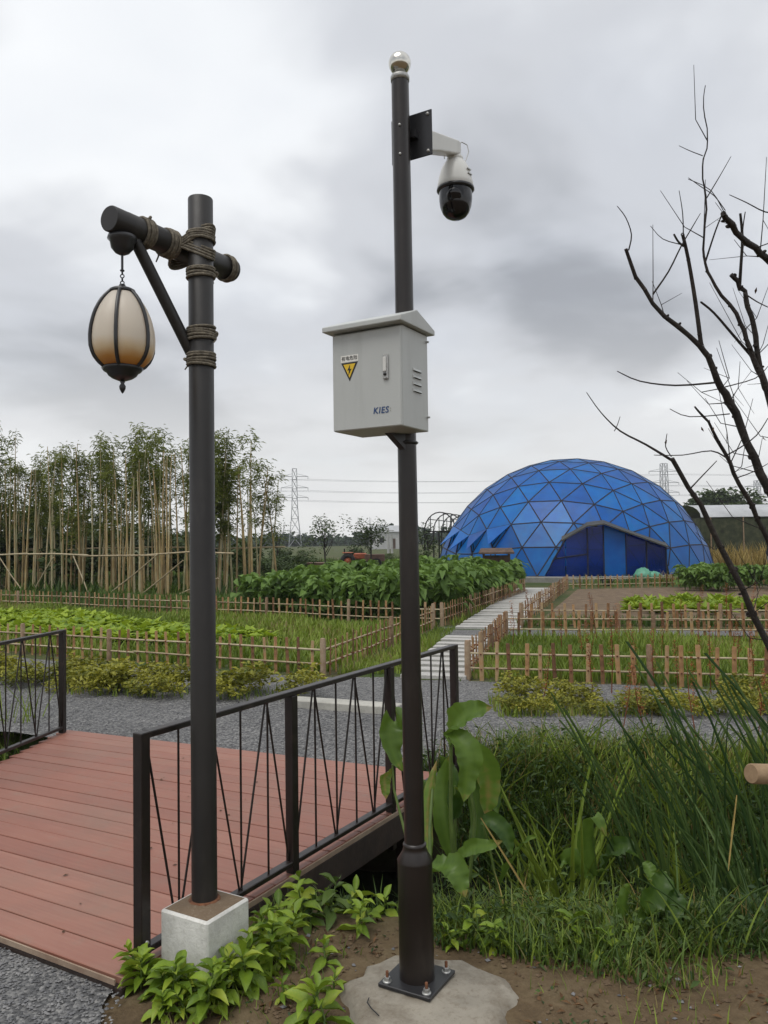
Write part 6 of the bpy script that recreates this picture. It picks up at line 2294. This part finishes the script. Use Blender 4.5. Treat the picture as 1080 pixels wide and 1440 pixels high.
DK = [dock_mesh(300 + k) for k in range(4)]
for k, (x, y) in enumerate([(860, 975), (835, 985), (922, 975), (955, 985), (1000, 975), (720, 912), (1060, 980), (875, 1030), (912, 1045), (980, 1040), (1065, 1040), (840, 905), (1005, 905), (1040, 945), (900, 955), (1076, 960), (760, 1000), (1030, 930), (700, 930), (790, 925), (820, 935), (870, 915), (930, 930), (960, 905), (985, 940), (1055, 915), (745, 890), (900, 890), (1020, 890), (985, 870), (1050, 875)]):
    q = G(x, y)
    s = RNG.uniform(.75, 1.25)
    tag(link('dock', DK[k % 4], None, (q[0], q[1], -.01), (RNG.normal(0, .1), RNG.normal(0, .1), RNG.uniform(0, 6)), s), 'rusty red dock seed stalk among the weeds near the right fences', 'dock', 'rusty dock stalks at the right')

# ------------------------------------------------------------------ bare tree at the right
TB = G(1235, 1215, -0.05)
tree = thing('bare_tree', 'bare dark tree reaching in from the right edge', 'tree', tuple(TB))


def path3(pts, Y0, Y1):
    n = len(pts)
    return [Vector(D(x, y, Y1 + (Y0 - Y1) * i / (n - 1))) - Vector(TB) for i, (x, y) in enumerate(pts)]


def smooth(P_, R, k=3):
    out_, ro = [], []
    for i in range(len(P_) - 1):
        p0, p1, p2, p3 = P_[max(0, i - 1)], P_[i], P_[i + 1], P_[min(len(P_) - 1, i + 2)]
        for j in range(k):
            t = j / k
            out_.append(0.5 * ((2 * p1) + (p2 - p0) * t + (2 * p0 - 5 * p1 + 4 * p2 - p3) * t * t + (3 * p1 - p0 - 3 * p2 + p3) * t ** 3))
            ro.append(R[i] + (R[i + 1] - R[i]) * t)
    return out_ + [P_[-1]], ro + [R[-1]]


PXM = 2.3 / FPX


def limb(name, pts, rpx, Ytip, Ybase, twigs=0, subs=()):
    mb = MB()
    P_, R = smooth(path3(pts, Ybase, Ytip), [r * PXM for r in rpx])
    P_ = [p + Vector((RNG.normal(0, .0025), RNG.normal(0, .0025), RNG.normal(0, .0025))) if 0 < i < len(P_) - 1 else p for i, p in enumerate(P_)]
    twigs = int(twigs * 1.3)
    R = [r * RNG.uniform(.93, 1.09) for r in R]
    mb.tube(P_, R, 9)
    for spts, sr in subs:
        k = len(spts)
        # join the sub-branch to the limb at the depth of the nearest limb point
        last = spts[-1]
        best = min(range(len(pts)), key=lambda i: (pts[i][0] - last[0]) ** 2 + (pts[i][1] - last[1]) ** 2)
        Yj = Ytip + (Ybase - Ytip) * best / (len(pts) - 1)
        Q, S = smooth([Vector(D(x, y, Yj - 0.10 * (k - 1 - i) / max(1, k - 1))) - Vector(TB) for i, (x, y) in enumerate(spts)], [r * PXM for r in sr])
        mb.tube(Q, S, 6)
        for _ in range(len(Q) // 2):
            i = int(RNG.integers(0, len(Q)))
            mb.torus(Q[i], S[i] * .9, S[i] * .35, (RNG.normal(), RNG.normal(), RNG.normal()), 6, 4)
    for _ in range(twigs):
        i = int(RNG.integers(5, len(P_) - 1))
        d = (P_[i + 1] - P_[i - 1]).normalized()
        a = RNG.uniform(0, 6.28)
        s = d.orthogonal().normalized()
        s = Matrix.Rotation(a, 3, d) @ s
        ln = RNG.uniform(.05, .24)
        up = Vector((0, 0, .35))
        q = [P_[i], P_[i] + (s - d * .5 + up * .3) * ln * .5 + Vector(RNG.normal(0, .008, 3)), P_[i] + (s * .9 - d * .8 + up) * ln + Vector(RNG.normal(0, .015, 3))]
        mb.tube(q, [0.0022, .0016, .0009], 4)
        if RNG.uniform() < .5:
            mb.tube([q[1], q[1] + Vector(RNG.normal(0, .05, 3))], [0.0013, .0007], 4)
    # buds and knots
    for _ in range(len(P_)):
        i = int(RNG.integers(1, len(P_) - 1))
        mb.torus(P_[i] + Vector(RNG.normal(0, R[i] * .5, 3)), R[i] * .5, R[i] * .4, tuple(RNG.normal(0, 1, 3)), 7, 5)
    return mb.build(name, M['bark'], tree)


limb('branch', [(945, 645), (984, 710), (1030, 800), (1076, 900), (1140, 1030), (1235, 1215)], [4, 4.6, 5.4, 6.2, 8.5, 13], 2.85, 3.15, 7, [
    ([(825, 552), (845, 580), (872, 606), (908, 625), (946, 648)], [.6, .9, 1.4, 1.8, 2.6]),
    ([(872, 586), (868, 598), (864, 606)], [.5, .7, .8]),
    ([(938, 610), (936, 628), (944, 642)], [.6, .9, 1.0]),
    ([(1008, 648), (985, 672), (968, 690)], [.7, 1.1, 1.4])])
limb('branch', [(880, 350), (895, 390), (935, 445), (985, 485), (1010, 535), (1026, 565), (1050, 622), (1082, 690), (1130, 790), (1190, 950), (1235, 1215)], [3, 3.4, 3.9, 4.6, 6, 7.4, 7.2, 7.6, 8.6, 11, 16], 2.75, 3.15, 12, [
    ([(868, 290), (880, 306), (888, 330), (884, 352)], [.6, .9, 1.1, 1.3]),
    ([(960, 330), (968, 365), (978, 425), (986, 486)], [3.0, 3.2, 3.8, 4.2]),
    ([(948, 330), (954, 340), (961, 346)], [1.8, 1.9, 2.0]),
    ([(985, 300), (972, 322), (958, 346), (940, 382), (918, 414)], [.5, .9, 1.2, 1.4, 1.7]),
    ([(955, 268), (960, 300), (961, 332)], [.5, .8, 1.0]),
    ([(868, 522), (900, 536), (950, 542), (1006, 538)], [.8, 1.2, 1.6, 2.0]),
    ([(942, 575), (970, 586), (1026, 582)], [.6, .9, 1.2]),
    ([(915, 318), (932, 336), (958, 344)], [.5, .7, .9]),
    ([(1080, 515), (1062, 532), (1020, 544)], [.6, .9, 1.1])])
limb('branch', [(992, 120), (990, 150), (995, 196), (987, 236), (993, 276), (990, 335), (991, 372), (1006, 402), (1036, 442), (1050, 476), (1066, 520), (1086, 562), (1130, 650), (1190, 820), (1235, 1215)], [.7, .9, 1.2, 1.4, 1.7, 2.0, 2.5, 3.0, 3.6, 4.4, 5.2, 6.5, 8.5, 11, 15], 2.95, 3.15, 6, [
    ([(955, 205), (970, 212), (988, 219)], [.5, .7, .9]),
    ([(1028, 220), (1012, 248), (994, 278)], [.5, .8, 1.2]),
    ([(968, 250), (985, 262), (1005, 276), (1020, 296)], [.5, .8, .8, .9]),
    ([(1016, 300), (1006, 325), (992, 368)], [1.2, 1.6, 2.0])])
limb('branch', [(1028, 386), (1042, 402), (1052, 432), (1062, 472), (1068, 518), (1100, 620), (1170, 840), (1235, 1215)], [4.2, 4.4, 4.6, 4.9, 5.4, 7, 10, 14], 3.05, 3.15, 6, [
    ([(1041, 300), (1044, 335), (1042, 372), (1040, 402)], [2.2, 2.6, 2.8, 3.2]),
    ([(1048, 298), (1045, 318), (1044, 336)], [.9, 1.1, 1.3]),
    ([(986, 425), (1004, 440), (1030, 470), (1056, 500)], [2.0, 2.2, 2.6, 3.0]),
    ([(1080, 432), (1064, 424), (1046, 412)], [.9, 1.2, 1.5])])
limb('branch', [(1017, 300), (1036, 326), (1060, 350), (1086, 372), (1140, 430), (1200, 600), (1235, 1215)], [4.6, 5.0, 5.6, 6.2, 7.5, 10, 15], 2.6, 3.15, 4, [
    ([(1026, 274), (1050, 285), (1076, 298), (1100, 300)], [.6, .9, 1.1, 1.3]),
    ([(968, 252), (1000, 268), (1020, 302)], [.5, .7, .8])])
limb('branch', [(977, 572), (996, 594), (1018, 636), (1040, 682), (1066, 730), (1092, 790), (1150, 940), (1235, 1215)], [1.6, 2.4, 3.2, 3.9, 4.4, 5.2, 7, 12], 2.8, 3.15, 8, [
    ([(920, 640), (960, 640), (1000, 634), (1022, 644)], [.7, 1.0, 1.2, 1.5]),
    ([(1080, 652), (1058, 664), (1036, 672)], [.6, .9, 1.1]),
    ([(1080, 588), (1064, 612), (1040, 630), (1022, 640)], [.7, 1.0, 1.1, 1.3])])
MB().tube([(0, 0, -0.25), (0, 0, 0.02), (-0.01, 0, 0.12)], [0.062, 0.055, 0.046], 12).build('trunk', M['bark'], tree)
for x, y in ((938, 618), (986, 600), (1003, 600), (1064, 404), (1072, 612), (998, 590)):
    tv, tf = LEAF2
    s = RNG.uniform(.018, .026)
    o = link('leaf', raw_mesh('leaf', tv * np.array([s, s * .4, s]), tf, M['dead_leaf'], np.full(len(tv), .2)), tree, tuple(Vector(D(x, y, 2.85)) - Vector(TB)), (RNG.uniform(0, 6), 1.2, RNG.uniform(0, 6)))

lg0, lg1 = Vector(D(1056, 1088, 2.78)), Vector(D(1240, 1092, 3.02))
dl = (lg1 - lg0).normalized()
log = MB().tube([lg0, lg0 + dl * .004, lg1], [.031, .034, .036], 18).build('log', M['cut_wood'])
tag(log, 'peeled wooden log whose sawn end pokes in at the right edge', 'log')

# ------------------------------------------------------------------ person at the far right edge


def person(label, p, facing):
    t = thing('person', label, 'person', p, facing)
    J = dict(pel=(0, 0, .92), chest=(0, -.06, 1.22), neck=(0, -.10, 1.42), head=(0, -.14, 1.56), htop=(0, -.15, 1.66),
             hl=(-.10, 0, .88), kl=(-.11, -.05, .48), al=(-.11, .03, .08), tl=(-.11, -.12, .04), hr=(.10, 0, .88), kr=(.12, -.02, .48), ar=(.13, .06, .08), tr=(.13, -.09, .04),
             sl=(-.18, -.08, 1.37), el=(-.24, -.06, 1.10), wl=(-.20, -.24, .94), fl=(-.19, -.31, .90), sr=(.18, -.08, 1.37), er=(.24, -.06, 1.10), wr=(.20, -.24, .94), fr=(.19, -.31, .90))
    Rr = dict(pel=.15, chest=.15, neck=.06, head=.095, htop=.07, hl=.09, kl=.065, al=.045, tl=.04, hr=.09, kr=.065, ar=.045, tr=.04, sl=.065, el=.048, wl=.035, fl=.035, sr=.065, er=.048, wr=.035, fr=.035)
    E_ = [('pel', 'chest'), ('chest', 'neck'), ('neck', 'head'), ('head', 'htop'), ('pel', 'hl'), ('hl', 'kl'), ('kl', 'al'), ('al', 'tl'), ('pel', 'hr'), ('hr', 'kr'), ('kr', 'ar'), ('ar', 'tr'),
          ('chest', 'sl'), ('sl', 'el'), ('el', 'wl'), ('wl', 'fl'), ('chest', 'sr'), ('sr', 'er'), ('er', 'wr'), ('wr', 'fr')]
    ks = list(J)
    me = bpy.data.meshes.new('body')
    me.from_pydata([J[k] for k in ks], [(ks.index(a), ks.index(b)) for a, b in E_], [])
    for m in ('dark_cloth', 'grey_cloth', 'skin'):
        me.materials.append(M[m])
    o = link('body', me, t)
    md = o.modifiers.new('skin', 'SKIN')
    for i, k in enumerate(ks):
        me.skin_vertices[0].data[i].radius = (Rr[k], Rr[k] * (.75 if k in ('pel', 'chest') else 1))
    me.skin_vertices[0].data[0].use_root = True
    sd = o.modifiers.new('subd', 'SUBSURF'); sd.levels = 1; sd.render_levels = 2
    bpy.context.view_layer.update()
    dg = bpy.context.evaluated_depsgraph_get()
    me2 = bpy.data.meshes.new_from_object(o.evaluated_get(dg))
    o.modifiers.clear()
    o.data = me2
    me2.materials.clear()
    for m in ('dark_cloth', 'grey_cloth', 'skin'):
        me2.materials.append(M[m])
    for f in me2.polygons:
        z = f.center.z
        f.use_smooth = True
        f.material_index = 2 if z > 1.45 or (f.center.y < -.20 and z > .8) else (1 if z < .86 else 0)
    MB().lathe([(0, .13), (.075, .12), (.10, .04), (.105, .02), (.17, .005), (.172, -.002), (.10, .006)], 20, (0, -.145, 1.60)).build('hat', M['hat'], t)
    return t


pp = D(1082, 800, 30)
person('person in dark jacket and pale hat cut off by the right edge', (pp[0], 30, 0), 0.9)

# ------------------------------------------------------------------ haze
if HAZE > 0:
    bmz = MB().box((0, 420, 28), (1840, 1000, 60))
    hz = bmz.build('haze', [])if False else None
    me = bpy.data.meshes.new('haze')
    me.from_pydata(bmz.v, [], bmz.f)
    m = bpy.data.materials.new('haze')
    m.use_nodes = True
    t = m.node_tree
    t.nodes.clear()
    o_ = t.nodes.new('ShaderNodeOutputMaterial')
    pv = t.nodes.new('ShaderNodeVolumePrincipled')
    pv.inputs['Color'].default_value = (0.86, 0.90, 0.95, 1)
    pv.inputs['Density'].default_value = HAZE
    t.links.new(pv.outputs[0], o_.inputs['Volume'])
    me.materials.append(m)
    hz = link('haze', me)
    hz['kind'] = 'stuff'
